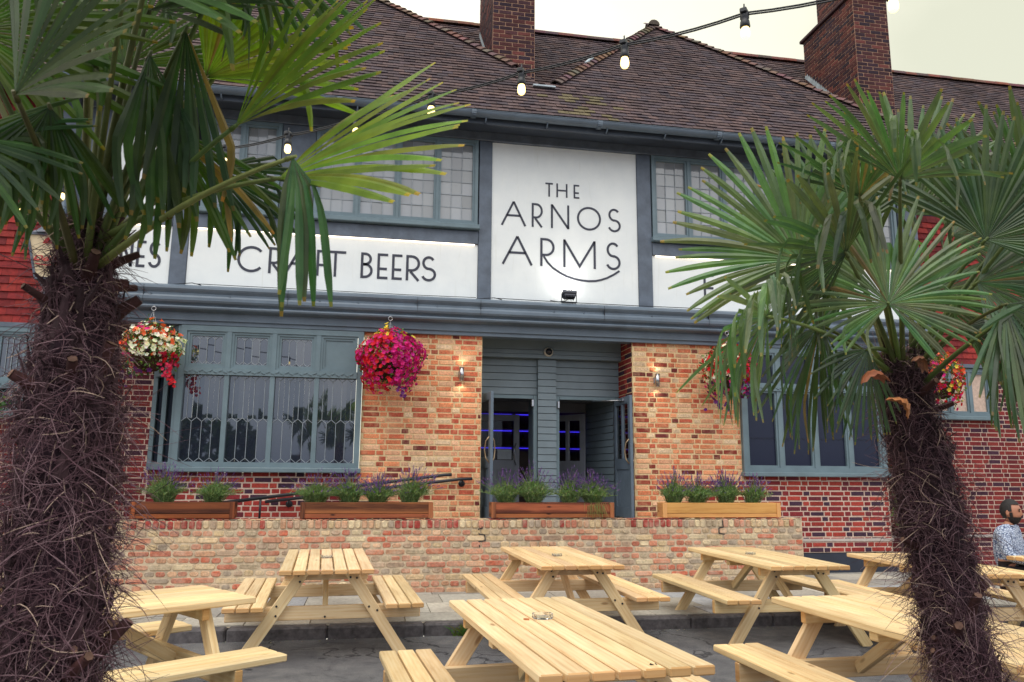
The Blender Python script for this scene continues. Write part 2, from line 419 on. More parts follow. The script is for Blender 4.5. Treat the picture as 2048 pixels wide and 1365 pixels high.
def bricks(mb,to3,ivals,z0,z1,course,blen,gap,bond,pick,out=.008,jit=.0015,cut=.0,mat=0,phase=0):
    rows=max(1,int(round((z1-z0)/course))); course=(z1-z0)/rows
    head=(blen-gap)/2
    for r in range(rows):
        b0=z0+r*course+gap/2; b1=z0+(r+1)*course-gap/2
        for (u0,u1) in ivals((b0+b1)/2):
            kind=r%2 if bond=='english' else bond
            u=u0-random.random()*.02; k=(r+phase)%2
            if bond=='flemish': u-= (head*.75 if r%2 else 0)
            elif bond=='stretcher': u-= (blen/2 if r%2 else 0)
            elif bond=='english': u-= (head/2 if r%2 else 0)
            i=0
            while u<u1:
                if bond=='flemish': w = blen if (i+k)%2==0 else head
                elif bond=='english': w = head if r%2 else blen
                elif bond=='header': w=head
                else: w=blen
                a=max(u,u0)+gap/2; b=min(u+w+gap,u1)-gap/2
                if b-a>.03:
                    j=lambda s=1: random.uniform(-jit,jit)*s
                    col=pick((a+b)/2,(b0+b1)/2); mt=mat if len(col)<4 else col[3]; col=col[:3]; o=out+j(.8); n=len(mb.v)
                    c=cut*random.uniform(.5,1.2); A,B,C,D=a+j(),b+j(),b0+j(),b1+j()
                    if cut:
                        O=[(A+c,C),(B-c,C),(B,C+c),(B,D-c),(B-c,D),(A+c,D),(A,D-c),(A,C+c)]
                    else: O=[(A,C+j()),(B,C+j()),(B,D+j()),(A,D+j())]
                    m=len(O); cx=(A+B)/2; cz=(C+D)/2; ins=.0035 if not cut else .007
                    tx=random.uniform(-1,1)*min(jit,.002); tz=random.uniform(-1,1)*min(jit,.002)
                    for (x,z) in O: mb.v.append(tuple(to3(x,z,-.002)))
                    for (x,z) in O:
                        xx=x+(ins if x<cx else -ins); zz=z+(ins if z<cz else -ins)
                        mb.v.append(tuple(to3(xx,zz,o+tx*(1 if x<cx else -1)+tz*(1 if z<cz else -1))))
                    mb.face(range(n+m,n+2*m),mt,col)
                    for q in range(m): mb.face((n+q,n+(q+1)%m,n+m+(q+1)%m,n+m+q),mt,col)
                u+=w+gap; i+=1
def facade(y): return lambda u,v,d: (u,y-d,v)
def pick(pal,var=.12):
    def f(u,v):
        c=random.choice(pal); k=1+random.uniform(-var,var); return tuple(x*k for x in c)
    return f
def rooftiles(mb,O,U,S,Nn,poly,gauge=.115,tw=.17,pal=None,mat=0,lift=.024):
    O,U,S,Nn=V(O),V(U).normalized(),V(S).normalized(),V(Nn).normalized()
    smin=min(p[1] for p in poly); smax=max(p[1] for p in poly); n=len(poly); r=0; s=smin
    while s<smax:
        sm=s+gauge*.5; xs=[]
        for i in range(n):
            (a,b),(c,d)=poly[i],poly[(i+1)%n]
            if (b<=sm)!=(d<=sm): xs.append(a+(c-a)*(sm-b)/(d-b))
        xs.sort()
        wob=random.uniform(-.004,.004)
        for k in range(0,len(xs)-1,2):
            u=xs[k]-(tw/2 if r%2 else 0)-random.random()*.01
            while u<xs[k+1]:
                a=max(u,xs[k])+.0015; b=min(u+tw,xs[k+1])-.0015
                if b-a>.02:
                    col=pal(a,s); l=lift+random.uniform(-.005,.006); t=random.uniform(-.003,.003); e=random.uniform(-.004,.004)+wob
                    P=lambda uu,ss,h: tuple(O+U*uu+S*ss+Nn*h)
                    q=len(mb.v)
                    mb.v.extend([P(a,s+e,l+t),P(b,s+e,l-t),P(b,s+gauge*1.15,.006),P(a,s+gauge*1.15,.006),P(a,s+e,l+t-.016),P(b,s+e,l-t-.016)])
                    mb.face((q,q+1,q+2,q+3),mat,col); mb.face((q,q+4,q+5,q+1),mat,tuple(x*.9 for x in col))
                u+=tw
        s+=gauge; r+=1

# ------------------------------------------------------------------ ground
g=MB(); g.poly([(-400,-400,0),(400,-400,0),(400,7.75,0),(-400,7.75,0)])
tag(g.build('road',M['asphalt']),None,None,kind='structure')
g=MB(); g.poly([(-400,7.9,-.02),(400,7.9,-.02),(400,600,-.02),(-400,600,-.02)])
tag(g.build('ground',M['asphalt']),None,None,kind='structure')
g=MB(); x=-30
while x<40:
    L=.9; g.cbox((x+L/2,7.825,.045),(0,1,0),(1,0,0),(0,0,1),.075,L/2-.004,.07,.018); x+=L
tag(g.build('kerb',M['kerb']),None,None,kind='structure')
g=MB(); g.poly([(-30,7.9,.1),(40,7.9,.1),(40,11.8,.1),(-30,11.8,.1)],0)
yy=7.905; r=0
for dy in (.45,.62,.62,.62,.62,.62,.5):
    x=-8-random.random()*.5
    while x<14:
        L=random.choice((.6,.75,.9)); c=lin(*random.choice(((168,162,152),(180,176,166),(156,152,146),(188,182,170),(164,166,170))))
        k=random.uniform(.85,1.12); h=.117+random.uniform(0,.004)
        g.box(x+.005,x+L-.005,yy+.004,yy+dy-.004,.09,h,1,tuple(a*k for a in c),'b'); x+=L
    yy+=dy; r+=1
tag(g.build('pavement',[M['mortar_old'],M['slab']]),None,None,kind='structure')
g=MB(); g.box(-6.5,5.7,9.99,12.0,.1,.9,0,lin(150,140,130))
tag(g.build('terrace',[M['slab']]),None,None,kind='structure')

# ------------------------------------------------------------------ low wall in front of the terrace
lw=MB(); X0,X1=-6.5,5.77
lw.box(X0,X1-.004,9.762,9.98,.08,.972,1)
def pk_old(u,v):
    c=random.choice(PAL_OLD); k=random.uniform(.85,1.12)
    if v>.86 and (random.random()<.10 or (math.sin(u*2.1)>.72 and random.random()<.7)): c=lin(172,72,64)
    if v<.86 and random.random()<.08: c=lin(200,112,86)
    return tuple(a*k for a in c)
bricks(lw,facade(9.762),lambda z:[(X0,X1)],.105,.862,.0757,.226,.016,'english',pk_old,out=.009,jit=.006,cut=.015)
bricks(lw,facade(9.758),lambda z:[(X0,X1)],.868,.972,.104,.145,.013,'header',pk_old,out=.013,jit=.005,cut=.012)
# top faces of the brick-on-edge course
u=X0
while u<X1-.03:
    c=pk_old(u,.95); lw.box(u+.006,u+.064,9.762,9.975,.965,.979+random.uniform(-.003,.004),0,c,'b'); u+=.0717
# open joints: a stepped crack down the wall
for (cx,pts) in ((1.42,[(0,.95),(.02,.87),(-.03,.86),(-.02,.80),(.05,.79),(.06,.72),(-.02,.71),(-.01,.64)]),(4.62,[(0,.96),(.01,.87),(-.05,.86),(-.05,.79),(.03,.78)])):
    lw.stroke([(cx+a,b) for a,b in pts],.012,9.7495,.002,mat=2)
tag(lw.build('low_wall',[M['oldbrick'],M['mortar_old'],M['dark']]),'long low weathered brick wall with brick-on-edge top behind the tables','wall')

# ------------------------------------------------------------------ the pub
pub=thing('pub_building','two storey brick and timbered pub with tiled roof and white painted name boards','building',(2.5,11,0))
YF,YU=11.0,11.1
w=MB()
def iv_front(z):
    if z<1.53: return [(-2.53,1.588),(3.866,8.0)]
    return [(-.1,1.588),(3.866,5.57)]
def red_zone(u,z):
    n=.16*math.sin(u*23.1+z*17)+.1*math.sin(u*9+z*41)
    if u<-.12: return True
    if u<.9: return z<1.1+n-.25*u
    if u>5.56: return True
    return u>4.75 and z<1.5+n*.4 and u>4.95+n*1.6
def pk_front(u,z):
    if red_zone(u,z): k=random.uniform(.88,1.1); return tuple(a*k for a in random.choice(PAL_RED))+(3,)
    else:
        c=random.choice(PAL_ORANGE)
        if random.random()<.12: c=random.choice((lin(150,66,56),lin(172,84,66),lin(128,60,58)))
    k=random.uniform(.88,1.1); return tuple(a*k for a in c)
bricks(w,facade(YF),iv_front,.41,3.6,.0752,.215,.0145,'flemish',pk_front,out=.0065,jit=.0033,cut=.004)
# mortar bed, in its two colours, butted
def bed(x0,x1,z0,z1,m): w.box(x0,x1,YF,YF+.3,z0,z1,m)
bed(-2.53,-.1,.41,1.53,2); bed(-.1,1.588,.41,3.62,1); bed(3.866,5.57,.41,3.62,1); bed(5.57,8.0,.41,1.53,2)
w.box(3.868,4.2,YF+.31,YF+.75,.41,3.62,1)
bricks(w,lambda u,v,d:(3.866-d,u,v),lambda z:[(YF+.012,YF+.72)],.41,3.6,.0752,.215,.011,'flemish',pk_front,out=.006,jit=.0015)
w.build('front_wall',[M['brick_rec'],M['mortar'],M['mortar_pale'],M['brick']],pub,'reclaimed orange brick front, red brick below the windows')
w=MB(); w.box(5.8,8.03,YF-.03,YF+.3,-.1,.40,0); w.build('plinth',M['plinth'],pub)
w=MB(); w.box(5.78,8.02,YF-.016,YF-.002,.575,.615,0); w.build('stone_band',plain('stone band',lin(190,178,170),.8,0,.1,9,.2),pub)
# recessed and side brickwork
w=MB()
w.box(-4.6,-2.9,11.5,11.8,.4,4.0,1)
bricks(w,facade(11.5),lambda z:[(-4.6,-2.95)],.4,3.7,.0752,.215,.011,'flemish',pick(PAL_DARKRED),out=.006)
w.build('recess_wall',[M['brick'],M['mortar_pale']],pub,'dark red brick set back beside the left bay')
w=MB()
w.box(8.005,18,11.6,11.9,-.1,3.44,1)
bricks(w,facade(11.6),lambda z:[(8.0,8.9),(10.53,14)] if 2.55<z<3.4 else [(8.0,14)],.12,3.43,.0752,.215,.012,'flemish',pick(PAL_DARKRED),out=.006)
w.box(8.06,14,11.58,11.592,.575,.615,2)
w.box(8.05,14,11.575,11.59,-.1,.118,3)
w.build('wing_wall',[M['brick'],M['mortar_pale'],plain('string course',lin(176,166,162),.8,0,.1,9,.2),M['plinth']],pub,'dark red brick wing wall to the right of the front')
w=MB()
w.box(-14,-4.3,11.0,11.3,-.1,2.2,1)
bricks(w,facade(11.0),lambda z:[(-8,-4.3)],.12,2.2,.0752,.215,.011,'flemish',pick(PAL_DARKRED),out=.006)
w.build('wing_wall',[M['brick'],M['mortar_pale']],pub,'red brick under the left wing window')
# hung tiles
def pk_hung(u,s): 
    k=random.uniform(.75,1.15); c=random.choice((lin(150,46,44),lin(162,54,48),lin(138,42,44),lin(124,40,42))); return tuple(a*k for a in c)
w=MB()
w.box(-14,-4.3,11.02,11.3,3.44,7.2,1)
rooftiles(w,(-9,11.0,3.44),(1,0,0),(0,0,1),(0,-1,0),[(0,0),(4.72,0),(4.72,3.3),(0,3.3)],.105,.19,pk_hung,0,.028)
w.box(-9,-4.28,10.94,11.2,3.38,3.44,2)
w.build('hung_tile_wall',[M['hung'],M['dark'],M['timber']],pub,'bright red hung tiles of the left wing')
w=MB()
w.box(8.1,18,11.62,11.9,3.46,6.5,1)
rooftiles(w,(8.05,11.58,3.46),(1,0,0),(0,0,1),(0,-1,0),[(0,0),(8,0),(8,2.6),(0,2.6)],.105,.19,pk_hung,0,.028)
w.box(8.05,16,11.5,11.7,3.40,3.46,2)
w.build('hung_tile_wall',[M['hung'],M['dark'],M['timber']],pub,'red hung tiles of the right wing')
w=MB(); w.box(-4.29,-4.1,10.93,11.3,2.2,7.0,0); w.build('corner_board',M['timber'],pub)

# upper storey
w=MB(); w.box(-4.1,9.0,YU+.05,YU+.3,3.9,6.9,0); w.build('upper_wall',M['dark'],pub)
def timbers(name,lst,dep=.05):
    for (x0,x1,z0,z1) in lst:
        t=MB(); hx,hz=(x1-x0)/2,(z1-z0)/2
        if hx>hz: t.cbox(((x0+x1)/2,YU+.02-dep/2,(z0+z1)/2),(0,0,1),(1,0,0),(0,1,0),hz,hx,dep/2+.02,.006)
        else: t.cbox(((x0+x1)/2,YU+.02-dep/2,(z0+z1)/2),(1,0,0),(0,0,1),(0,1,0),hx,hz,dep/2+.02,.006)
        t.build(name,M['timber'],pub)
timbers('timber_post',[(-4.09,-3.6,4.07,6.56),(-2.785,-2.565,4.07,6.56),(1.515,1.712,4.07,6.56),(4.02,4.245,4.07,6.56),(8.6,8.95,4.07,6.56),(-1.385,-.905,5.20,6.56),(6.70,6.92,5.20,6.56)])
timbers('timber_beam',[(-3.595,-2.79,4.915,5.13),(-2.56,1.51,4.915,5.115),(4.25,8.595,4.915,5.115)],.056)
timbers('timber_beam',[(-4.1,8.95,6.565,6.70)],.075)
def panel(x0,x1,z0,z1,label):
    p=MB(); p.box(x0,x1,YU-.022,YU+.04,z0,z1); return p.build('sign_panel',M['render'],pub,label)
p_name=panel(1.716,4.016,4.06,6.56,'tall white name board reading THE ARNOS ARMS')
p_craft=panel(-2.56,1.51,4.06,4.91,'long white board reading CRAFT BEERS')
p_wine=panel(-3.595,-2.79,4.06,4.91,'white board with sign writing partly behind the palm')
p_food=panel(4.25,8.595,4.06,4.91,'white board half hidden behind the right palm')
p_plain=panel(-3.595,-2.79,5.135,6.56,'plain white rendered panel')
# sign writing, drawn as strokes
def arc(cx,cz,rx,rz,a0,a1,n=18):
    return [(cx+rx*math.cos(R(a0+(a1-a0)*i/n)),cz+rz*math.sin(R(a0+(a1-a0)*i/n))) for i in range(n+1)]
def letter(mb,ch,x0,x1,z0,z1,w,y):
    h=w/2; a,b,c,d=x0+h,x1-h,z0+h,z1-h; S=lambda p,cl=False: mb.stroke(p,w,y,.006,cl); H=z1-z0
    if ch=='T': S([(x0,d),(x1,d)]); S([((x0+x1)/2,z0),((x0+x1)/2,z1-w)])
    elif ch=='H': S([(a,z0),(a,z1)]); S([(b,z0),(b,z1)]); S([(a+h,(z0+z1)/2),(b-h,(z0+z1)/2)])
    elif ch=='E': S([(a,z0),(a,z1)]); S([(a+h,d),(x1,d)]); S([(a+h,c),(x1,c)]); S([(a+h,z0+H*.40),(x1-(x1-x0)*.08,z0+H*.40)])
    elif ch=='F': S([(a,z0),(a,z1)]); S([(a+h,d),(x1,d)]); S([(a+h,z0+H*.42),(x1-(x1-x0)*.05,z0+H*.42)])
    elif ch=='A':
        m=(x0+x1)/2; S([(a,z0),(m-.0,z1)]); S([(b,z0),(m+.0,z1)]); k=.42
        S([(a+(m-a)*k,z0+H*k),(b+(m-b)*k,z0+H*k)])
    elif ch=='N': S([(a,z0),(a,z1)]); S([(b,z0),(b,z1)]); S([(a,d+h*.6),(b,c-h*.6)])
    elif ch=='I': S([((a+b)/2,z0),((a+b)/2,z1)])
    elif ch=='W': S([(x0+h,z1),(x0+(x1-x0)*.27,z0),((x0+x1)/2,z1),(x0+(x1-x0)*.73,z0),(x1-h,z1)])
    elif ch=='M': S([(a,z0),(a,z1)]); S([(b,z0),(b,z1)]); m=(x0+x1)/2; S([(a,d+h*.4),(m,z0+H*.06),(b,d+h*.4)])
    elif ch=='O': S(arc((x0+x1)/2,(z0+z1)/2,(b-a)/2,(d-c)/2,0,360-8,44),True)
    elif ch=='C':
        S(arc(x0+h+(d-c)/2,(z0+z1)/2,(d-c)/2,(d-c)/2,42,318,40))
    elif ch in 'RPB':
        S([(a,z0),(a,z1)]); bz=z0+H*(.40 if ch!='B' else .55); r=(d-bz)/2; rx=min(r*1.05,(b-a)*.62) if ch!='B' else min(r,(b-a)*.8)
        wd=b-a-rx if ch!='B' else (b-a)*.88-rx
        S([(a+h,d),(a+wd,d)]+arc(a+wd,bz+r,rx,r,88,-88,14)+[(a+h,bz)])
        if ch=='R': S([(a+wd*.75,bz-h),(b,z0)])
        if ch=='B':
            r2=(bz-c)/2; rx2=min(r2,(b-a)*.9); S([(a+h,bz-w*.15),(b-rx2,bz-w*.15)]+arc(b-rx2,c+r2,rx2,r2-w*.05,88,-88,14)+[(a+h,c)])
    elif ch=='S':
        m=(z0+z1)/2; r1=(d-m)/2; r2=(m-c)/2; cx=(a+b)/2; rx=(b-a)/2
        S(arc(cx,m+r1,rx*.86,r1,35,180,12)+arc(cx-rx*.0,m+r1,rx*.86,r1,190,262,5)+arc(cx,m-r2,rx,r2,82,0,9)+arc(cx,m-r2,rx,r2,-8,-160,14))
YL=YU-.0225
lt=MB()
for ch,x0,x1 in (('C',-1.901,-1.50),('R',-1.475,-1.285),('A',-1.262,-.845),('F',-.815,-.66),('T',-.70,-.405),('B',-.193,-.02),('E',.043,.194),('E',.253,.400),('R',.457,.660),('S',.678,.898)):
    letter(lt,ch,x0,x1,4.312,4.694,.036,YL)
lt.build('lettering',M['letter'],p_craft)
lt=MB()
for ch,x0,x1 in (('T',2.547,2.664),('H',2.721,2.896),('E',2.995,3.085)): letter(lt,ch,x0,x1,5.755,5.977,.024,YL)
for ch,x0,x1 in (('A',1.855,2.248),('R',2.332,2.505),('N',2.633,2.922),('O',3.046,3.430),('S',3.539,3.748)): letter(lt,ch,x0,x1,5.253,5.632,.031,YL)
for ch,x0,x1 in (('A',1.874,2.350),('P',2.467,2.690),('M',2.826,3.338),('S',3.50,3.735)): letter(lt,ch,x0,x1,4.645,5.084,.034,YL)
# the leg of the R sweeps under the M and S
sw=[(2.52,4.80),(2.58,4.705),(2.66,4.625),(2.77,4.555),(2.88,4.502),(3.00,4.468),(3.12,4.451),(3.223,4.447),(3.33,4.455),(3.43,4.48),(3.52,4.515),(3.62,4.57),(3.715,4.635)]
lt.stroke(sw,.030,YL,.006)
lt.build('lettering',M['letter'],p_name)
lt=MB()
for ch,x0,x1 in (('N',-3.44,-3.27),('E',-3.225,-3.11),('S',-3.072,-2.905)): letter(lt,ch,x0,x1,4.303,4.68,.036,YL)
lt.build('lettering',M['letter'],p_wine)
lt=MB(); letter(lt,'F',5.09,5.26,4.279,4.664,.036,YL); lt.build('lettering',M['letter'],p_food)
# light strips tucked under the beams
for (x0,x1,pp) in ((-2.5,1.46,p_craft),(-3.55,-2.84,p_wine),(4.3,8.5,p_food)):
    s=MB(); s.box(x0,x1,YU-.050,YU-.036,4.897,4.909); s.build('light_strip',M['led'],pp)

# ------------------------------------------------------------------ windows
def window(x0,x1,z0,z1,y,n,transom,style,label,fr=.06,sillz=None,edges=None,parent=None,blank=None):
    f=MB(); gls=[]; ld=MB(); dp=.05
    f.box(x0,x0+fr,y-dp,y+.08,z0,z1); f.box(x1-fr,x1,y-dp,y+.08,z0,z1)
    f.box(x0+fr,x1-fr,y-dp,y+.08,z1-fr,z1); f.box(x0+fr,x1-fr,y-dp,y+.08,z0,z0+fr*.9)
    ed=edges or [x0+fr/2+(x1-x0-fr)*i/n for i in range(n+1)]
    hm=fr*.42
    for e in ed[1:-1]: f.box(e-hm,e+hm,y-dp+.004,y+.07,z0+fr*.9,z1-fr)
    if transom:
        f.box(x0+fr,x1-fr,y-dp-.012,y+.06,transom-.045,transom+.045)
        k=x0+fr; i=0      # carved running leaf moulding on the transom
        while k<x1-fr-.05:
            f.cbox((k+.03,y-dp-.016,transom+(.008 if i%2 else -.008)),V((1,0,.5 if i%2 else -.5)).normalized(),(0,1,0),V((-.5 if i%2 else .5,0,1)).normalized(),.026,.008,.009,.003); k+=.062; i+=1
    for i in range(len(ed)-1):
        a=ed[i]+(hm if i else fr/2); b=ed[i+1]-(hm if i<len(ed)-2 else fr/2)
        bands=[(z0+fr*.9,z1-fr)] if not transom else [(z0+fr*.9,transom-.045),(transom+.045,z1-fr)]
        for bi,(c,d) in enumerate(bands):
            top=bi==1
            if style!='lead' or top:      # inner casement
                s=.032
                f.box(a,a+s,y-.03,y+.05,c,d); f.box(b-s,b,y-.03,y+.05,c,d); f.box(a+s,b-s,y-.03,y+.05,d-s,d); f.box(a+s,b-s,y-.03,y+.05,c,c+s)
                if top and style=='lead':
                    s2=s+.03; f.box(a+s,a+s2,y-.012,y+.05,c+s,d-s); f.box(b-s2,b-s,y-.012,y+.05,c+s,d-s); f.box(a+s2,b-s2,y-.012,y+.05,d-s2,d-s); f.box(a+s2,b-s2,y-.012,y+.05,c+s,c+s2); s=s2
            else: s=-.003
            A,B,C,D=a+s,b-s,c+s,d-s
            if blank is not None and i==blank and top:
                f.box(A,B,y+.006,y+.02,C,D); continue
            yg=y+.012; gl=MB(); gls.append(gl)
            if style=='lead': nc,nr=4,(1 if top else 2)
            elif style=='square': nc,nr=3,6
            else: nc,nr=1,1
            for p in range(nc):
                for q in range(nr):
                    u0=A+(B-A)*p/nc; u1=A+(B-A)*(p+1)/nc; v0=C+(D-C)*q/nr; v1=C+(D-C)*(q+1)/nr
                    t=[random.uniform(-1,1)*(.0028 if nc>1 else .0008) for _ in range(3)]
                    tl=random.uniform(.70,1.12)
                    gl.poly([(u0,yg+t[0]+t[1],v0),(u1,yg+t[0]-t[1],v0),(u1,yg+t[2]-t[1],v1),(u0,yg+t[2]+t[1],v1)],0,(tl,tl,tl*random.uniform(.98,1.03)))
            yc=y+.006; cw=.0075
            if style=='square':
                for p in range(1,nc): u=A+(B-A)*p/nc; ld.stroke([(u,C),(u,D)],cw,yc,.004)
                for q in range(1,nr): v=C+(D-C)*q/nr; ld.stroke([(A,v),(B,v)],cw,yc+.0015,.004)
            elif style=='lead':
                p=(B-A)/4; hz=p*.42
                if top:
                    for k in range(1,4):
                        u=A+p*k; ld.stroke([(u,C+hz),(u,D-hz)],cw,yc,.004)
                        for sg in (-1,1):
                            ld.stroke([(u,C+hz),(u+sg*p/2,C)],cw,yc,.004); ld.stroke([(u,D-hz),(u+sg*p/2,D)],cw,yc,.004)
                    for sg,u in ((1,A),(-1,B)):
                        ld.stroke([(u,C+hz),(u+sg*p/2,C)],cw,yc,.004); ld.stroke([(u,D-hz),(u+sg*p/2,D)],cw,yc,.004)
                else:
                    mz=C+(D-C)*.46
                    for k in range(4):
                        u=A+p*(k+.5); ld.stroke([(u,mz+hz),(u,D-hz)],cw,yc,.004)
                        for sg in (-1,1):
                            ld.stroke([(u,D-hz),(u+sg*p/2,D)],cw,yc,.004); ld.stroke([(u,mz+hz),(u+sg*p/2,mz)],cw,yc,.004)
                    for k in range(1,4):
                        u=A+p*k; ld.stroke([(u,C+hz),(u,mz)],cw,yc,.004)
                        for sg in (-1,1): ld.stroke([(u,C+hz),(u+sg*p/2,C)],cw,yc,.004)
                    for sg,u in ((1,A),(-1,B)): ld.stroke([(u,C+hz),(u+sg*p/2,C)],cw,yc,.004)
            elif style=='screen':
                p=(B-A)/5; mz=C+(D-C)*.36
                ld.stroke([(A+p*k/2,mz+(.025 if k%2 else 0)) for k in range(11)],.004,yc,.002)
    o=f.build('window',M['paint_win'],pub,label)
    for gl in gls: gl.build('glass',{'lead':M['glass'],'square':M['glass_up'],'screen':M['glass_navy']}[style],o)
    if ld.v: ld.build('leading',M['leadcame'] if style!='screen' else M['black'],o)
    if sillz is not None:
        s=MB(); hz=(z0-sillz)/2; s.cbox(((x0+x1)/2,y-.05,sillz+hz),(0,1,0),(1,0,0),(0,0,1),.075,(x1-x0)/2+.03,hz-.002,.01); s.build('sill',M['paint_win'],o)
    return o
window(-2.53,-.105,1.60,3.50,YF-.01,4,2.875,'lead','four light leaded bay window on the left',.075,1.53,[-2.49,-1.905,-1.31,-.72,-.15],blank=3)
window(5.575,7.98,1.60,3.50,YF-.01,4,2.875,'screen','dark screened window behind the right palm',.075,1.53)
window(-2.44,-1.39,5.20,6.555,YU-.02,2,None,'square','pair of upper leaded casements beside the left palm',.05,5.12)
window(-.90,1.495,5.20,6.555,YU-.02,4,None,'square','four upper leaded casements above CRAFT BEERS',.05,5.12)
window(4.26,6.695,5.20,6.555,YU-.02,4,None,'square','four upper leaded casements right of the name board',.05,5.12)
window(6.93,8.55,5.20,6.555,YU-.02,3,None,'square','upper leaded casements behind the right palm',.05,5.12)
window(-6.2,-4.34,2.25,3.38,11.0,4,2.62,'lead','leaded window of the left wing below the red tiles',.06,2.2)
window(8.92,10.52,2.57,3.39,11.6,4,None,'square','small leaded window in the right wing',.06,2.5)
# canted left return of the bay
w=MB(); a=V((-2.535,10.99,0)); b=V((-2.93,11.48,0)); d=(b-a).normalized(); nn=V((d.y,-d.x,0)); nn=-nn if nn.x>0 else nn
for (z0,z1) in ((1.56,1.66),(2.83,2.92),(3.42,3.50)):
    w.beam(a+V((0,0,(z0+z1)/2)),b+V((0,0,(z0+z1)/2)),.08,z1-z0)
for t in (.02,.5,.98): p=a.lerp(b,t); w.beam(p+V((0,0,1.56)),p+V((0,0,3.5)),.06,.07,up=(0,1,0))
w.poly([a+V((.03,.03,1.56)),b+V((.03,.03,1.56)),b+V((.03,.03,3.5)),a+V((.03,.03,3.5))],1)
o=w.build('window',[M['paint_win'],M['glass']],pub,'narrow canted side of the left bay window')
w=MB(); cb=V((-2.53,11.0,0)); ce=V((-2.95,11.52,0)); cd=(ce-cb).normalized(); cn=V((-cd.y,cd.x,0)); cn=cn if cn.x<0 else -cn
w.poly([cb+V((.004,.004,.4)),ce+V((.004,.004,.4)),ce+V((.004,.004,1.6)),cb+V((.004,.004,1.6))],1)
bricks(w,lambda u,v,d:tuple(cb+cd*u+cn*d+V((0,0,v))),lambda z:[(0,.66)],.41,1.57,.0752,.215,.012,'flemish',pick(PAL_DARKRED),out=.006)
w.build('bay_wall',[M['brick'],M['mortar_pale']],pub)
w=MB(); w.box(-2.52,-.1,YF+.09,YF+.4,3.5,3.62); w.box(5.58,8.0,YF+.09,YF+.4,3.5,3.62); w.build('window_head',M['paint'],pub)

# ------------------------------------------------------------------ cornice, eaves, gutter
prof=[(11.12,4.065),(10.90,4.045),(10.77,4.005),(10.74,3.985),(10.735,3.955),(10.75,3.93),(10.775,3.90),(10.775,3.875),(10.745,3.862),(10.735,3.84),(10.735,3.80),(10.75,3.775),(10.79,3.755),(10.80,3.74),(10.775,3.73),(10.765,3.71),(10.775,3.69),(10.80,3.68),(10.86,3.67),(10.90,3.665),(10.90,3.56),(10.93,3.555),(10.93,3.505),(11.12,3.505)]
w=MB(); x0,x1=-4.1,8.9
prof2=prof
b=len(w.v)
segs=[x0]+[x0+(x1-x0)*i/9 for i in range(1,9)]+[x1]
for x in (x0,x1):
    for (y,z) in prof: w.v.append((x,y,z))
n=len(prof)
for i in range(n): w.face((b+i,b+(i+1)%n,b+n+(i+1)%n,b+n+i))
w.face(range(b,b+n)); w.face(list(range(b+n,b+2*n))[::-1])
for x in (-3.0,-1.15,.62,1.52,3.36,5.0,6.6): w.box(x,x+.004,10.732,10.9,3.78,3.99,1)     # section joints
for x in (-2.9,-1.9,-.72,-.2,.9,2.6,3.05,4.1,4.9): w.lathe([(.011,-.002),(.011,.01)],(x,10.747,3.872),8,1,axis='y')
w.build('cornice',[M['paint'],M['black']],pub,'moulded blue grey cornice above the ground floor')
w=MB()
for (xa,xb) in ((-2.7,-2.45),(1.48,1.75)): w.tube([(xa,10.98,4.06),(xb,10.97,4.09),(xb+.12,10.97,4.065)],.006,5)
w.tube([(1.75,10.97,4.085),(2.4,10.95,4.075),(3.0,10.95,4.07),(4.0,10.97,4.075),(5,10.97,4.08)],.006,5)
w.tube([(-2.4,10.97,4.08),(-1,10.96,4.075),(.5,10.96,4.07),(1.48,10.97,4.08)],.005,5)
w.build('cable',M['black'],pub)
w=MB(); w.box(-9,9.4,10.58,11.1,6.70,6.735); w.box(-9,9.4,10.55,10.58,6.60,6.74); w.box(-9,9.4,10.585,10.60,6.605,6.61,0)
w.build('soffit',M['paint_dark'],pub)
w=MB(); arcp=[(10.47+.075*math.cos(R(t)),6.735+.075*math.sin(R(t))) for t in range(180,361,15)]
for i in range(len(arcp)-1):
    (y0,z0),(y1,z1)=arcp[i],arcp[i+1]
    w.poly([(-9,y0,z0),(9.4,y0,z0),(9.4,y1,z1),(-9,y1,z1)],0,(1,1,1),None,True)
w.tube([(-9,10.395,6.737),(9.4,10.395,6.737)],.007,6)
for k in range(10):
    x=-8.2+k*1.9; ap=[(10.47+.082*math.cos(R(t)),6.735+.082*math.sin(R(t))) for t in range(180,361,20)]
    for i in range(len(ap)-1): w.box(x,x+.07,min(ap[i][0],ap[i+1][0]),max(ap[i][0],ap[i+1][0])+.003,min(ap[i][1],ap[i+1][1])-.002,max(ap[i][1],ap[i+1][1]))
for k in range(20): x=-8.6+k*.92; w.tube([(x,10.56,6.62),(x,10.50,6.615),(x,10.46,6.655)],.012,5)
w.build('gutter',M['paint'],pub)

# ------------------------------------------------------------------ roof
TH=R(50); c50,s50=math.cos(TH),math.sin(TH)
def pk_roof(u,s):
    k=random.uniform(.82,1.15); c=random.choice((lin(90,74,77),lin(96,79,80),lin(84,70,75),lin(102,82,81),lin(82,71,78)))
    if 2.2<u-0<3.9 and s<.8 and random.random()<.35*(1-abs(u-3.0)): c=lin(108,98,74)
    return tuple(a*k for a in c)
rf=MB()
YE,ZE=10.52,6.80
S=(0,c50,s50); N=(0,-s50,c50)
def fp(x,Y): return (x,(Y-YE)/c50)
front=[fp(-9,YE),fp(9.4,YE),fp(8.68,11.29),fp(6.45,12.91),fp(5.35,13.62),fp(2.75,11.32),fp(2.5,11.25),fp(2.2,11.69),fp(1.16,12.52),fp(.47,13.02),fp(-.18,13.47),fp(-.85,13.95),fp(-3.6,12.0),fp(-9,12.0)]
rooftiles(rf,(0,YE,ZE),(1,0,0),S,N,front,.112,.17,pk_roof)
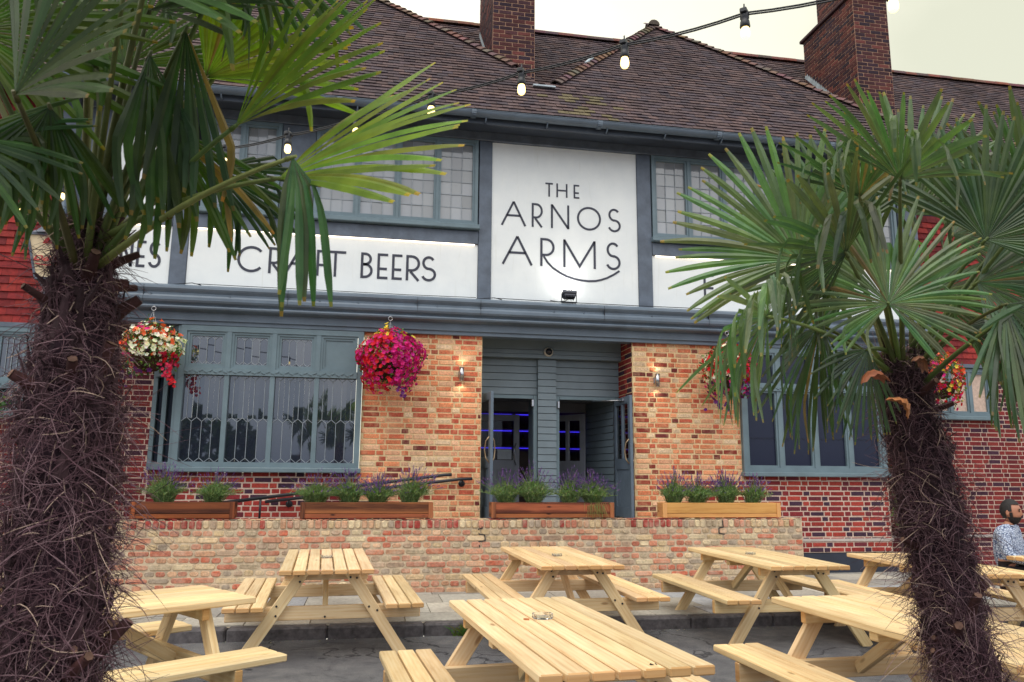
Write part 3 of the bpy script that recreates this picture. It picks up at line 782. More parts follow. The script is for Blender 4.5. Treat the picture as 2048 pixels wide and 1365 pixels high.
def zr(Y): return ZE+(Y-YE)*s50/c50
rf.poly([(x,YE+t*c50+.01,ZE+t*s50-.01) for x,t in front],1)
def side(A,B,yb):
    # plane through hip A(low)-B(high) running back along +Y
    A,B=V(A),V(B); up=V((B.x-A.x,0,B.z-A.z)); L=up.length; up.normalize(); n=V((0,1,0)).cross(up); n=n if n.z>0 else -n
    # coords: u along +Y from A, s upslope
    rooftiles(rf,A,(0,1,0),up,n,[(0,0),(yb-A.y,0),(yb-A.y,L),(B.y-A.y,L)],.112,.17,pk_roof)
    P=lambda u,s: tuple(A+V((0,1,0))*u+up*s-n*.012)
    rf.poly([P(0,0),P(yb-A.y,0),P(yb-A.y,L),P(B.y-A.y,L)],1)
side((2.2,11.69,zr(11.69)),(-.85,13.95,zr(13.95)),15.2)
side((2.75,11.32,zr(11.32)),(5.35,13.62,zr(13.62)),15.2)
side((9.4,10.52,ZE),(5.35,13.62,zr(13.62)),15.2)
ZR,YR=10.62,14.5
L=(YR-11.3)/c50; Om=(0,11.3,ZR-(YR-11.3)*s50/c50)
rooftiles(rf,Om,(1,0,0),S,N,[(-9,0),(18,0),(18,L),(-9,L)],.112,.17,pk_roof)
rf.poly([(-9,11.32,Om[2]-.01),(18,11.32,Om[2]-.01),(18,YR+.01,ZR-.02),(-9,YR+.01,ZR-.02)],1)
rf.poly([(-9,YR,ZR-.03),(18,YR,ZR-.03),(18,YR+4,ZR-4.5),(-9,YR+4,ZR-4.5)],1)
roof=rf.build('roof',[M['tile'],M['dark']],pub,'dark brown clay tiled roof with two hipped projections')
# bonnet hip tiles and ridge tiles
def bonnets(pts,name,size=.17,step=.15):
    m=MB()
    for i in range(len(pts)-1):
        A,B=V(pts[i]),V(pts[i+1]); d=(B-A); L=d.length; d.normalize(); k=0.0
        sd=d.cross(V((0,0,1))).normalized(); up=sd.cross(d).normalized()
        while k<L:
            p=A+d*k; c=tuple(a*random.uniform(.8,1.3) for a in lin(112,88,80)); q=len(m.v); tl=.055+random.uniform(-.008,.008)
            for (f,hh,ww) in ((0,tl,.13),(step*1.5,.012,.085)):
                for a in (-1,-.6,-.2,.2,.6,1): m.v.append(tuple(p+d*f+sd*(a*ww)+up*(hh-abs(a)**1.6*ww*.75)))
            for a in (-1,-.6,-.2,.2,.6,1): m.v.append(tuple(p+sd*(a*.12)+up*(tl-.022-abs(a)**1.6*.13*.75)))
            for j in range(5):
                m.face((q+j,q+j+1,q+7+j,q+6+j),0,c); m.face((q+12+j,q+13+j,q+j+1,q+j),0,tuple(x*.85 for x in c))
            k+=step
    m.build(name,M['tile'],roof)
h=.03
bonnets([(9.4,10.52,ZE+h),(8.68,11.29,zr(11.29)+h),(6.45,12.91,zr(12.91)+h),(5.35,13.62,zr(13.62)+h)],'hip_tiles')
bonnets([(2.75,11.32,zr(11.32)+h),(5.35,13.62,zr(13.62)+h)],'hip_tiles')
bonnets([(2.2,11.69,zr(11.69)+h),(1.16,12.52,zr(12.52)+h),(.47,13.02,zr(13.02)+h),(-.85,13.95,zr(13.95)+h)],'hip_tiles')
def ridge(A,B):
    m=MB(); A,B=V(A),V(B); d=(B-A); L=d.length; d.normalize(); k=0
    sd=d.cross(V((0,0,1))).normalized()
    while k<L:
        c=tuple(a*random.uniform(.8,1.25) for a in random.choice((lin(104,80,76),lin(132,82,70)))); q=len(m.v); hz=random.uniform(-.004,.004)
        for f in (-.01,.31):
            for t in range(0,181,30): m.v.append(tuple(A+d*(k+f)+sd*(.115*math.cos(R(t)))+V((0,0,.105*math.sin(R(t))-.03+hz))))
        for j in range(6): m.face((q+j,q+j+1,q+8+j,q+7+j),0,c,None,False)
        m.face([q+j for j in range(7)],0,c)
        k+=.3
    m.build('ridge_tiles',M['tile'],roof)
ridge((-9,YR,ZR+.0),(18,YR,ZR+.0)); ridge((5.35,13.5,zr(13.62)+.02),(5.35,15.2,zr(13.62)+.02)); ridge((-.85,13.85,zr(13.95)+.02),(-.85,15.4,zr(13.95)+.02))
m=MB(); m.box(2.36,2.72,11.10,11.22,zr(11.16)+.03,zr(11.16)+.055); m.tube([(3.45,11.93,zr(11.93)+.06),(3.62,12.06,zr(12.06)+.12)],.03,6); m.build('flashing',M['lead'],roof)

# ------------------------------------------------------------------ chimneys
def chimney(x0,x1,y0,y1,z0,z1,label,coping=None,upper=None,flash=None):
    m=MB(); m.box(x0,x1,y0,y1,z0,z1,1)
    pk=pick(PAL_STACK,.2)
    bricks(m,facade(y0),lambda z:[(x0,x1)],z0,z1,.075,.215,.011,'stretcher',pk,out=.007)
    bricks(m,lambda u,v,d:(x0-d,u,v),lambda z:[(y0,y1)],z0,z1,.075,.215,.011,'stretcher',pk,out=.007)
    if upper:
        a,b,c,d,e=upper; m.box(a,b,c,d,z1,e,1)
        bricks(m,facade(c),lambda z:[(a,b)],z1,e,.075,.215,.011,'stretcher',pk,out=.007); bricks(m,lambda u,v,dd:(a-dd,u,v),lambda z:[(c,d)],z1,e,.075,.215,.011,'stretcher',pk,out=.007)
    o=m.build('chimney',[M['brick'],plain('sooty mortar',lin(176,140,118),.95,0,.15,20,.4,.2)],pub,label)
    if coping:
        k=MB(); k.cbox(((x0+x1)/2,(y0+y1)/2,z1-.03),(1,0,0),(0,1,0),(0,0,1),(x1-x0)/2+.06,(y1-y0)/2+.06,.035,.012,0,lin(74,52,56)); k.build('coping',M['brick'],o)
    if flash:
        k=MB()
        for (p0,p1) in flash:
            p0,p1=V(p0),V(p1); d=p1-p0; n=int(d.length/.11)
            for i in range(n):
                a=p0+d*(i/n); b=p0+d*((i+1)/n)
                k.poly([a+V((0,0,-.06)),b+V((0,0,-.06)),b+V((0,0,.02)),b+V((0,0,.10)) if i<n-1 else b,a+V((0,0,.05))])
        k.build('flashing',M['lead'],o)
    return o
chimney(1.84,2.575,12.02,13.65,7.2,11.6,'narrow brick chimney above the left valley',flash=[((1.828,12.75,9.02),(1.828,13.66,9.95))])
chimney(8.76,9.48,12.02,13.72,7.2,10.66,'broad brick chimney with sloped lead flashing',coping=True,upper=(8.98,9.42,12.3,13.5,12.2),flash=[((8.748,12.02,8.05),(8.748,13.72,9.85)),((8.76,12.008,8.06),(9.48,12.008,8.06))])

M['inner']=plain('pale grey door paint',lin(168,172,182),.45,0,.06,4)
# ------------------------------------------------------------------ entrance: recess, doors, lobby, bar
w=MB(); rng=random.Random(3)
def boards(mb,x0,x1,z0,z1,y,step=.105,mat=0):
    n=max(1,round((z1-z0)/step)); s=(z1-z0)/n
    for i in range(n):
        a=z0+i*s; b=a+s
        mb.poly([(x0,y-.012,a+.004),(x1,y-.012,a+.004),(x1,y-.003,b-.006),(x0,y-.003,b-.006)],mat)
        mb.poly([(x0,y-.003,b-.006),(x1,y-.003,b-.006),(x1,y+.012,b-.003),(x0,y+.012,b-.003)],mat)
        mb.poly([(x0,y+.012,b-.003),(x1,y+.012,b-.003),(x1,y-.012,b+.004),(x0,y-.012,b+.004)],mat)
boards(w,1.588,2.545,2.745,3.30,11.655); boards(w,2.83,3.866,2.745,3.30,11.655)
w.box(1.588,3.866,11.67,11.75,2.74,3.62)
for z0,z1 in ((3.30,3.36),(3.36,3.43),(3.43,3.62)): w.box(1.588,3.866,11.50+(z0-3.3)*.08,11.668,z0+.002,z1-.004)
boards(w,2.545,2.832,.9,3.295,11.585); w.box(2.547,2.83,11.60,12.3,.9,3.296)
w.build('cladding',M['paint_clad'],pub,'horizontal grey boarding around the doors')
w=MB()
for x in (1.592,2.485,2.835,3.80): w.box(x,x+.055,11.62,11.72,.9,2.735)
w.box(1.65,2.48,11.62,11.72,2.685,2.735); w.box(2.895,3.795,11.62,11.72,2.685,2.735)
w.build('door_frame',M['paint_win'],pub)
def P3(o,d,n): return lambda a,b,z: V(o)+V(d)*a+V(n)*b+V((0,0,z))
def door_leaf(hx,hy,dx,dy,wd,z0,z1,label,glz0=.86,two=False,mat='paint',hand=None,side=1):
    d=V((dx,dy,0)).normalized(); n=V((-d.y,d.x,0))*side; f=MB(); t=.022
    def bx(a0,a1,c0,c1,th=t,off=0): f.cbox(V((hx,hy,0))+d*(a0+a1)/2+n*off+V((0,0,(c0+c1)/2)),d,(0,0,1),n,(a1-a0)/2,(c1-c0)/2,th,.004)
    s=.10
    bx(0,s,z0,z1); bx(wd-s,wd,z0,z1); bx(s,wd-s,z1-.11,z1); bx(s,wd-s,z0,z0+.16); bx(s,wd-s,z0+glz0-.16,z0+glz0)
    if two: bx(wd/2-.035,wd/2+.035,z0+glz0,z1-.11)
    k=s
    while k<wd-s-.01: e=min(k+.07,wd-s); bx(k+.002,e-.002,z0+.16,z0+glz0-.16,.008); k+=.07
    o=f.build('door',M[mat],pub,label)
    g=MB(); c=V((hx,hy,0)); q=[c+d*s+V((0,0,z0+glz0)),c+d*(wd-s)+V((0,0,z0+glz0)),c+d*(wd-s)+V((0,0,z1-.11)),c+d*s+V((0,0,z1-.11))]; g.poly(q); g.build('glass',M['clear'],o)
    if hand is not None:
        h=MB(); ah=wd-.06
        for sg in (1,-1): h.tube([c+d*ah+n*sg*.02+V((0,0,z0+.78)),c+d*(ah-.03)+n*sg*.06+V((0,0,z0+.84)),c+d*(ah-.045)+n*sg*.075+V((0,0,z0+.95)),c+d*(ah-.03)+n*sg*.06+V((0,0,z0+1.08)),c+d*ah+n*sg*.02+V((0,0,z0+1.14))],.011,6)
        h.build('handle',M['chrome'] if hand=='chrome' else plain('brass',lin(168,146,118),.4,.8,.05,8),o)
    return o
door_leaf(1.625,11.66,.115,-.99,.82,.92,2.70,'left outer door swung open, seen on its edge',hand='brass',side=-1)
door_leaf(3.80,11.66,-.02,-1,.80,.92,2.70,'right outer door standing open with two glass lights',two=True,hand='brass')
w=MB(); w.tube([(3.4,11.60,2.66),(3.62,11.42,2.665),(3.78,11.28,2.66)],.010,5); w.cbox((3.765,11.2,2.655),(1,0,0),(0,1,0),(0,0,1),.025,.1,.025,.006)
w.cbox((2.47,11.62,2.62),(1,0,0),(0,1,0),(0,0,1),.02,.02,.055,.006); w.cbox((2.872,11.60,2.60),(1,0,0),(0,1,0),(0,0,1),.018,.02,.055,.006)
w.build('door_closer',M['chrome'],pub)
w=MB()
w.box(1.2,3.9,11.76,13.05,2.76,2.80,0); w.box(1.2,1.62,11.76,13.0,.9,2.76,0); w.box(0.2,6.5,13.0,16,2.9,2.95,0); w.box(0.2,6.5,11.8,16,.86,.9,1)
w.box(0.1,.2,13,16,.9,2.9,0); w.box(6.5,6.6,13,16,.9,2.9,0); w.box(0.2,6.5,16,16.1,.9,2.9,0)
w.box(0.2,1.75,13.0,13.08,.9,2.9,0); w.box(3.72,6.5,13.0,13.08,.9,2.9,0); w.box(1.75,3.72,13.0,13.08,2.6,2.9,0)
w.build('lobby_wall',[plain('lobby paint',lin(120,122,130),.7,0,.08,3),plain('dark floor',lin(60,46,40),.5,0,.2,4)],pub)
w=MB()
a,b=V((3.80,11.73,0)),V((3.70,12.98,0)); n=17
for i in range(n):
    z0=.9+i*(1.85/n); z1=z0+1.85/n
    w.poly([a+V((-.012,0,z0+.004)),b+V((-.012,0,z0+.004)),b+V((-.003,0,z1-.006)),a+V((-.003,0,z1-.006))]); w.poly([a+V((-.003,0,z1-.006)),b+V((-.003,0,z1-.006)),b+V((.01,0,z1-.002)),a+V((.01,0,z1-.002))]); w.poly([a+V((.01,0,z1-.002)),b+V((.01,0,z1-.002)),b+V((-.012,0,z1+.004)),a+V((-.012,0,z1+.004))])
w.build('lobby_cladding',M['paint_clad'],pub)
door_leaf(1.78,13.04,1,0,.76,.92,2.55,'pale grey inner door with tall glass',mat='inner',hand='chrome')
door_leaf(3.66,12.9,-.62,.78,.74,.92,2.58,'inner door folded back on the right',two=True,mat='inner')
w=MB(); w.box(2.16,2.40,12.996,13.008,1.79,1.96); tag(w.build('notice',plain('paper',lin(200,206,214),.8,0,.05,20)),'small white paper notice stuck on the inner door glass','notice')
bb=thing('back_bar','dark back bar with blue lit shelves seen through the doorway','bar',(2.9,15.5,.9))
w=MB(); w.box(1.2,5.2,15.75,15.9,.9,2.85)
for z in (1.35,1.72,2.1,2.45): w.box(1.2,5.2,15.45,15.75,z,z+.03)
for x in (1.2,2.0,2.9,3.8,4.7,5.17): w.box(x,x+.03,15.45,15.75,.9,2.8)
w.build('shelf',plain('bar timber',lin(96,56,40),.5,0,.2,5),bb)
w=MB(); w.box(1.2,5.2,14.4,14.9,.9,1.02+.95); w.build('counter',plain('bar counter',lin(70,40,34),.5,0,.2,5),bb)
for z in (1.715,2.095,2.445,2.78):
    w=MB(); w.box(1.24,5.16,15.70,15.745,z-.022,z-.005); w.build('led_strip',M['blue'],bb)
for i in range(24):
    zb=(1.75,2.13)[i%2]; x=1.6+i*.14+rng.uniform(-.04,.04)
    w=MB(); w.lathe([(.0,0),(.036,0),(.037,.16),(.014,.22),(.013,.28),(0,.28)],(x,15.6,zb),8,0,lin(*rng.choice(((120,70,30),(60,80,60),(200,190,170),(150,40,36)))))
    tag(w.build('bottle',colattr('bottle glass',.1,10,.05,0,.6) if i==0 else bpy.data.materials['bottle glass'],origin=(x,15.6,zb)),'bottle standing on the blue lit bar shelf','bottle','bottles on the back bar')

# ------------------------------------------------------------------ fittings on the front
def spot(name,loc,direction,power,size,col=(1,.86,.66),blend=.6):
    ld=bpy.data.lights.new(name,'SPOT'); ld.energy=power; ld.spot_size=R(size); ld.spot_blend=blend; ld.color=col; ld.shadow_soft_size=.02
    o=bpy.data.objects.new(name,ld); scene.collection.objects.link(o); o.location=loc; o.rotation_euler=V(direction).to_track_quat('-Z','Y').to_euler(); return o
for x,lab in ((1.285,'steel up and down wall light left of the doors'),(4.225,'steel up and down wall light right of the doors')):
    t=thing('wall_light',lab,'wall light',(x,10.99,2.94),'up and down lights on the brick front')
    w=MB(); w.lathe([(.028,-.095),(.036,-.095),(.036,.095),(.028,.095),(.028,.085)],(x,10.915,2.94),14); w.build('lamp_body',M['chrome'],t)
    w=MB(); w.cbox((x-.012,10.972,2.94),(1,0,0),(0,0,1),(0,1,0),.028,.045,.018,.004); w.build('bracket',M['chrome'],t)
    for s in (1,-1):
        w=MB(); w.lathe([(0,.08*s),(.027,.08*s)],(x,10.915,2.94),12); w.build('lens',M['led'],t)
        l=spot('wall_light_beam',(x,10.915,2.94+.105*s),(0,.28,s),.7,105); l.parent=t; l.location=V(l.location)-V((x,10.99,2.94))
t=thing('security_camera','cream ringed dome camera on the boards over the doors','camera',(2.69,11.5,3.40))
w=MB(); w.lathe([(0,.0),(.075,.0),(.07,.03),(.055,.045)],(2.69,11.502,3.40),18,axis='y'); w.build('housing',M['cream'],t)
w=MB(); w.lathe([(.054,.03),(.046,.065),(.028,.085),(0,.092)],(2.69,11.502,3.40),16,axis='y'); w.build('dome',plain('smoked dome',(.02,.02,.025),.08,0,.1,5),t)
t=thing('floodlight','grey floodlight on the cornice shining up the name board','floodlight',(2.85,10.83,4.04))
c=V((2.85,10.84,4.17)); d=V((0,.42,.91)).normalized(); up=V((1,0,0)); nn=d.cross(up)
w=MB(); w.cbox(c,up,nn,d,.105,.075,.03,.01); w.cbox(c-d*.04,up,nn,d,.085,.055,.02,.006)
for k in range(7): w.cbox(c-d*.065+up*(-.07+k*.023),up,nn,d,.003,.05,.018,.001)
w.build('housing',plain('grey alloy',lin(86,88,96),.4,.6,.1,8),t)
w=MB(); 
for s in (-1,1): w.cbox(c+up*.112*s-V((0,0,.05)),up,(0,0,1),(0,1,0),.004,.075,.012,.002)
w.cbox((2.85,10.84,4.045),(1,0,0),(0,1,0),(0,0,1),.115,.03,.006,.002); w.tube([c-d*.07,(2.80,10.86,4.07),(2.70,10.87,4.055),(2.58,10.9,4.075)],.006,5); w.build('bracket',M['black'],t)
w=MB(); q=c+d*.032; w.poly([q+up*.095+nn*.065,q-up*.095+nn*.065,q-up*.095-nn*.065,q+up*.095-nn*.065]); w.build('lens',M['flood'],t)
l=spot('floodlight_beam',c+d*.05,(0,.42,.91),4,120,(1,.97,.9),.9); l.parent=t; l.location=V(l.location)-V((2.85,10.83,4.04))
# handrails along the ramp
t=thing('handrail','pair of sloping black tubular handrails on the terrace','handrail',(0,10.4,.9))
w=MB(); w.tube([(-1.75,10.25,1.155),(-.2,10.25,1.36),(1.0,10.25,1.518),(1.10,10.25,1.522)],.021,8); w.build('rail',M['black'],t)
w=MB(); w.tube([(-1.3,10.90,1.15),(.3,10.90,1.345),(1.30,10.90,1.465),(1.46,10.90,1.47)],.021,8); w.build('rail',M['black'],t)
for x in (-1.28,.15):
    z=1.155+(x+1.75)*.132; w=MB(); w.tube([(x,10.25,.9),(x,10.25,z)],.014,8); w.lathe([(0,0),(.04,0),(.04,.008),(.014,.014)],(x,10.25,.9),10); w.build('post',M['black'],t)
for x in (-1.0,.3,1.32):
    z=1.15+(x+1.3)*.121; w=MB(); w.tube([(x,10.90,z),(x,10.93,z-.06),(x,10.985,z-.065)],.011,6); w.lathe([(0,.03),(.045,.028),(.045,0)],(x,10.995,z-.065),12,axis='y'); w.build('bracket',M['black'],t)
# rain pipe on the left wing
w=MB(); w.tube([(-4.13,10.86,.2),(-4.13,10.86,6.0)],.042,10)
for z in (2.6,4.2,5.6): w.lathe([(.042,0),(.058,.0),(.058,.10),(.042,.10)],(-4.13,10.86,z),12)
tag(w.build('drainpipe',M['paint'],origin=(-4.13,10.86,.2)),'grey cast drainpipe at the corner of the red tiled wing','drainpipe')
# hanging pub lantern
lx,ly=-3.98,10.35
t=thing('pub_lantern','cream glass pub lantern with red triangle and Bass lettering beside the red tiles','lantern',(lx,ly,4.2))
w=MB()
def ring4(r,z): return [V((lx-r,ly-r,z)),V((lx+r,ly-r,z)),V((lx+r,ly+r,z)),V((lx-r,ly+r,z))]
T4_,B4_=ring4(.235,4.42),ring4(.135,3.88)
for i in range(4):
    w.beam(B4_[i],T4_[i],.026,.026,up=(0,1,0)); w.beam(T4_[i],T4_[(i+1)%4],.03,.035); w.beam(B4_[i],B4_[(i+1)%4],.026,.03)
w.lathe([(.04,3.78),(.10,3.80),(.15,3.865)],(lx,ly,0),4)
w.build('lantern_frame',M['timber'],t)
w=MB(); a,b=ring4(.222,4.41),ring4(.128,3.89)
for i in range(4): w.poly([b[i],b[(i+1)%4],a[(i+1)%4],a[i]])
w.build('glass',M['lampcream'],t)
w=MB(); w.lathe([(.30,4.43),(.28,4.46),(.20,4.50),(.21,4.515),(.165,4.55),(.175,4.565),(.125,4.60),(.135,4.615),(.085,4.65),(.09,4.665),(.03,4.70),(.035,4.72),(0,4.76)],(lx,ly,0),20); w.build('lantern_cap',plain('lantern cap',lin(120,128,140),.45,.2,.15,9),t)
w=MB(); w.tube([(lx,ly,4.72),(lx,ly+.1,4.85),(lx-.05,10.8,4.8),(lx-.12,10.97,4.6)],.016,6); w.build('bracket',M['black'],t)
def text(body,size,shear=0,ext=.002):
    cu=bpy.data.curves.new('text','FONT'); cu.body=body; cu.size=size; cu.shear=shear; cu.extrude=ext; cu.align_x='CENTER'
    o=bpy.data.objects.new('text',cu); scene.collection.objects.link(o); bpy.context.view_layer.update()
    me=bpy.data.meshes.new_from_object(o.evaluated_get(bpy.context.evaluated_depsgraph_get()))
    bpy.data.objects.remove(o); return me
def place_text(name,me,mat,parent,M4):
    o=bpy.data.objects.new(name,me); scene.collection.objects.link(o); me.transform(M4); me.materials.clear(); me.materials.append(mat)
    if parent is not None:
        o.parent=parent; me.transform(Matrix.Translation(-V(WLOC[parent.name])))
    return o
slope=math.atan2(.094,.52)
me=text('Bass',.20,.35,.003)
place_text('lettering',me,M['red'],t,Matrix.Translation((lx,ly-.186,4.09))@Matrix.Rotation(R(90)+slope*-1*-1*-1,4,'X'))
w=MB(); w.poly([(lx-.06,ly-.232,4.30),(lx+.06,ly-.232,4.30),(lx,ly-.250,4.39)]); w.stroke([(lx-.13,4.05),(lx,4.035),(lx+.12,4.06)],.012,ly-.172,.02); w.build('emblem',M['red'],t)

# ------------------------------------------------------------------ planters and lavender
LAVC=[lin(*c) for c in ((104,132,80),(126,150,98),(92,118,76),(142,160,116))]
PURC=[lin(*c) for c in ((96,66,140),(116,80,156),(80,58,130),(140,104,170))]
PL=[(-2.66,-1.505,'long stained planter box at the left end of the low wall',(-2.32,-1.78),lin(225,200,180)),(-.76,.83,'stained planter box left of the doors',(-.60,-.18,.15,.54),(1,1,1)),(1.555,3.155,'dark stained planter box in front of the doors',(1.76,2.12,2.58,2.9),(1,1,1)),(3.81,5.475,'pale golden planter box at the right end of the low wall',(4.0,4.32,4.75,5.12),(.72,.48,.30))]
WHERE=('left end','door left','doorway','right end')
def lavender(x,y,z,label,rr,hh):
    t=thing('lavender_plant',label,'lavender',(x,y,z),'lavender bushes in the planters')
    st=MB(); fl=MB(); pf=random.uniform(.2,.48); sx=random.uniform(-.05,.05)
    for i in range(random.randint(220,420)):
        a=random.uniform(0,2*math.pi); lean=random.random()**.8; r1=lean*rr*random.uniform(.7,1.1); h=hh*(.62-.25*lean**2)*random.uniform(.75,1.12)
        long=random.random()<pf
        if long: h*=random.uniform(1.25,1.75); r1*=1.05
        b=V((x+math.cos(a)*.04+random.uniform(-.05,.05),y+math.sin(a)*.03,z-.02)); e=V((x+sx+math.cos(a)*r1*random.uniform(.8,1.25),y+math.sin(a)*r1*.6,z+h)); m=b.lerp(e,.5)+V((math.cos(a)*-.02,0,.05))
        c=random.choice(LAVC); st.tube([b,m,e],[.003,.0022,.0015],3,0,c,False)
        for k in range(9 if not long else 6):
            f=random.uniform(.12,.98 if not long else .6); p=b.lerp(m,f*2) if f<.5 else m.lerp(e,f*2-1)
            d=V((random.uniform(-1,1),random.uniform(-1,1),random.uniform(.2,1.3))).normalized(); L=random.uniform(.025,.05); sd=d.cross(V((random.random(),random.random(),.3))).normalized()*.0035
            st.poly([p-sd,p+sd,p+d*L+sd*.4,p+d*L-sd*.4],0,tuple(q*random.uniform(.8,1.25) for q in random.choice(LAVC)))
        if long:
            L=random.uniform(.035,.06); dv=(e-m).normalized()
            for k in range(5):
                p=e+dv*(L*k/4); rad=.0076*(1-.12*k)*random.uniform(.8,1.2); c2=random.choice(PURC); q=random.random()*3
                fl.poly([p+V((math.cos(q+j*2.09)*rad,math.sin(q+j*2.09)*rad,random.uniform(-.004,.004))) for j in range(3)],0,c2)
                fl.poly([p+V((math.cos(q),math.sin(q),0))*-rad+V((0,0,-.006)),p+V((math.cos(q),math.sin(q),0))*rad+V((0,0,-.006)),p+V((0,0,.012))],0,c2)
    st.build('foliage',M['herb'],t); fl.build('blossoms',M['petal'],t)
ORD=('first','second','third','fourth')
for pi,(x0,x1,lab,xs,tint) in enumerate(PL):
    zc=.982; t=thing('planter_box',lab,'planter',((x0+x1)/2,9.87,zc),'planter boxes along the low wall')
    w=MB(); h1,h2=.062,.200
    for (za,zb) in ((.012,.062),(.066,.200)):
        w.cbox(((x0+x1)/2,9.788,zc+(za+zb)/2),(0,0,1),(1,0,0),(0,1,0),(zb-za)/2,(x1-x0)/2-.001,.012,.004,0,tuple(c*random.uniform(.8,1.1) for c in tint))
        w.cbox(((x0+x1)/2,9.965,zc+(za+zb)/2),(0,0,1),(1,0,0),(0,1,0),(zb-za)/2,(x1-x0)/2-.001,.012,.004,0,tint)
    for xe in (x0+.014,x1-.014): w.cbox((xe,9.876,zc+.106),(0,0,1),(0,1,0),(1,0,0),.094,.075,.012,.004,0,tint)
    for xe in (x0+.03,x1-.03): w.cbox((xe,9.771,zc+.106),(1,0,0),(0,0,1),(0,1,0),.028,.096,.006,.003,0,tuple(c*1.15 for c in tint))
    w.build('trough',M['planter'] if pi<3 else M['pine'],t)
    w=MB(); w.box(x0+.03,x1-.03,9.80,9.953,zc+.01,zc+.175); w.build('soil',plain('potting soil',lin(58,44,38),.95,0,.3,30,.6,.1),t)
    for k,x in enumerate(xs):
        lavender(x,9.875,zc+.175,'%s lavender bush from the left in the %s'%(ORD[k],('planter at the left end of the wall','planter left of the doors','planter in front of the doors','planter at the right end of the wall')[pi]),random.uniform(.27,.36),random.uniform(.31,.45))
# straw of dry grass spilling from the planter in front of the doors
w=MB()
for i in range(60):
    x=2.92+random.gauss(0,.07); e=V((x+random.gauss(0,.05),9.74+random.uniform(-.02,.01),1.10-random.random()*.13)); b=V((x,9.85,1.16)); w.tube([b,b.lerp(e,.5)+V((0,-.02,.06)),e],[.002,.002,.001],3,0,lin(*random.choice(((150,160,96),(176,160,110),(128,146,80)))),False)
tag(w.build('trailing_plant',M['herb'],origin=(2.92,9.85,1.16)),'straggly dry plant spilling over the planter in front of the doors','plant')

# ------------------------------------------------------------------ hanging baskets
def basket(cx,cz,label,pal,rx,rz,nf=420,cy=10.55,top=3.66,trail=()):
    t=thing('hanging_basket',label,'flower basket',(cx,cy,cz),'hanging baskets under the cornice')
    w=MB(); w.lathe([(0,-.24),(.10,-.22),(.17,-.15),(.205,-.05),(.21,0)],(cx,cy,cz-.05),16); w.build('basket',plain('coir liner',lin(70,52,40),.95,0,.3,20,.6,.1),t)
    w=MB()
    for k in range(3):
        a=R(90+120*k); w.tube([(cx+.2*math.cos(a),cy+.2*math.sin(a),cz-.05),(cx,cy,top-.06)],.004,4)
    w.tube([(cx+.028*math.cos(R(q)),cy,top-.035+.028*math.sin(R(q))) for q in range(0,361,40)],.005,5); w.tube([(cx,cy,top),(cx,cy+.2,top+.02)],.008,5)
    w.build('chain',M['chrome'],t)
    lf=MB(); fl=MB()
    def surf():
        while True:
            a=random.uniform(0,2*math.pi); b=math.asin(random.uniform(-.85,1)); rr=random.uniform(.82,1.05)*(1+.10*math.sin(3*a+1)+.08*math.sin(5*b))
            if math.sin(b)<-.3 and random.random()<.4: continue
            n=V((math.cos(a)*math.cos(b),math.sin(a)*math.cos(b),math.sin(b))); return V((cx+n.x*rx*rr,cy+n.y*rx*.85*rr,cz+n.z*rz*rr)),n
    for i in range(1100):
        p,n=surf(); p=p.lerp(V((cx,cy,cz)),random.uniform(-.06,.28)); d=(n+V((random.gauss(0,.6),random.gauss(0,.6),random.gauss(0,.6)))).normalized(); sd=d.orthogonal().normalized(); sd=Matrix.Rotation(random.random()*6.3,3,d)@sd; L=random.uniform(.03,.06); c=tuple(q*random.uniform(.6,1.3) for q in lin(*random.choice(((74,104,46),(96,128,58),(60,88,46)))))
        lf.poly([p,p+d*L*.5+sd*L*.3,p+d*L,p+d*L*.5-sd*L*.3],0,c)
    def flower(p,n,c,r):
        n=(n+V((random.gauss(0,.35),random.gauss(0,.35),random.gauss(0,.35)))).normalized(); e1=n.orthogonal().normalized(); e2=n.cross(e1); q0=random.random()*6.3; m=[]
        for k in range(10): a=q0+k*math.pi/5; rr=r*(1 if k%2==0 else .72); m.append(p+(e1*math.cos(a)+e2*math.sin(a))*rr+n*r*.35)
        for k in range(10): fl.poly([p,m[k],m[(k+1)%10]],0,tuple(q*(random.uniform(.85,1.15)) for q in c))
    for i in range(nf):
        p,n=surf(); c=pal((p.x-cx)/rx,(p.z-cz)/rz)
        if c: flower(p,n,c,random.uniform(.026,.042))
    for (dx,dz,k,c) in trail:
        for i in range(k): flower(V((cx+dx+random.gauss(0,.05),cy-.15+random.gauss(0,.08),cz+dz+random.gauss(0,.06))),V((0,-1,.2)),c,random.uniform(.022,.034))
    lf.build('foliage',M['herb'],t); fl.build('blossoms',M['petal'],t)
MAG,RED,WHT,ORG,PUR,YEL,CRI=[lin(*c) for c in ((208,32,132),(210,30,48),(236,236,222),(232,108,70),(98,36,116),(230,208,80),(184,32,74))]
def pal1(u,v):
    r=random.random()
    if v>.5 or u<-.5: return ORG if r<.6 else (WHT if r<.9 else MAG)
    if u>.5 and v<-.1: return CRI if r<.6 else RED
    if v<-.35: return PUR if r<.25 else (WHT if r<.35 else None)
    return WHT if r<.82 else (ORG if r<.93 else None)
def pal2(u,v):
    r=random.random()
    if v>.7 and r<.35: return YEL
    if u<-.6 and r<.3 and v>.1: return WHT
    if u>.05: return (MAG if r<.6 else lin(188,26,136)) if v>-.8 or r<.6 else PUR
    return RED if r<.5 else (MAG if r<.9 else CRI)
def pal3(u,v):
    r=random.random()
    if u<.1 and v>-.3: return WHT if r<.4 else RED
    if v<-.3: return PUR if r<.6 else MAG
    return MAG if r<.5 else RED
def pal4(u,v):
    r=random.random(); return ORG if v>.2 and r<.5 else (RED if r<.6 else (MAG if r<.85 else YEL))
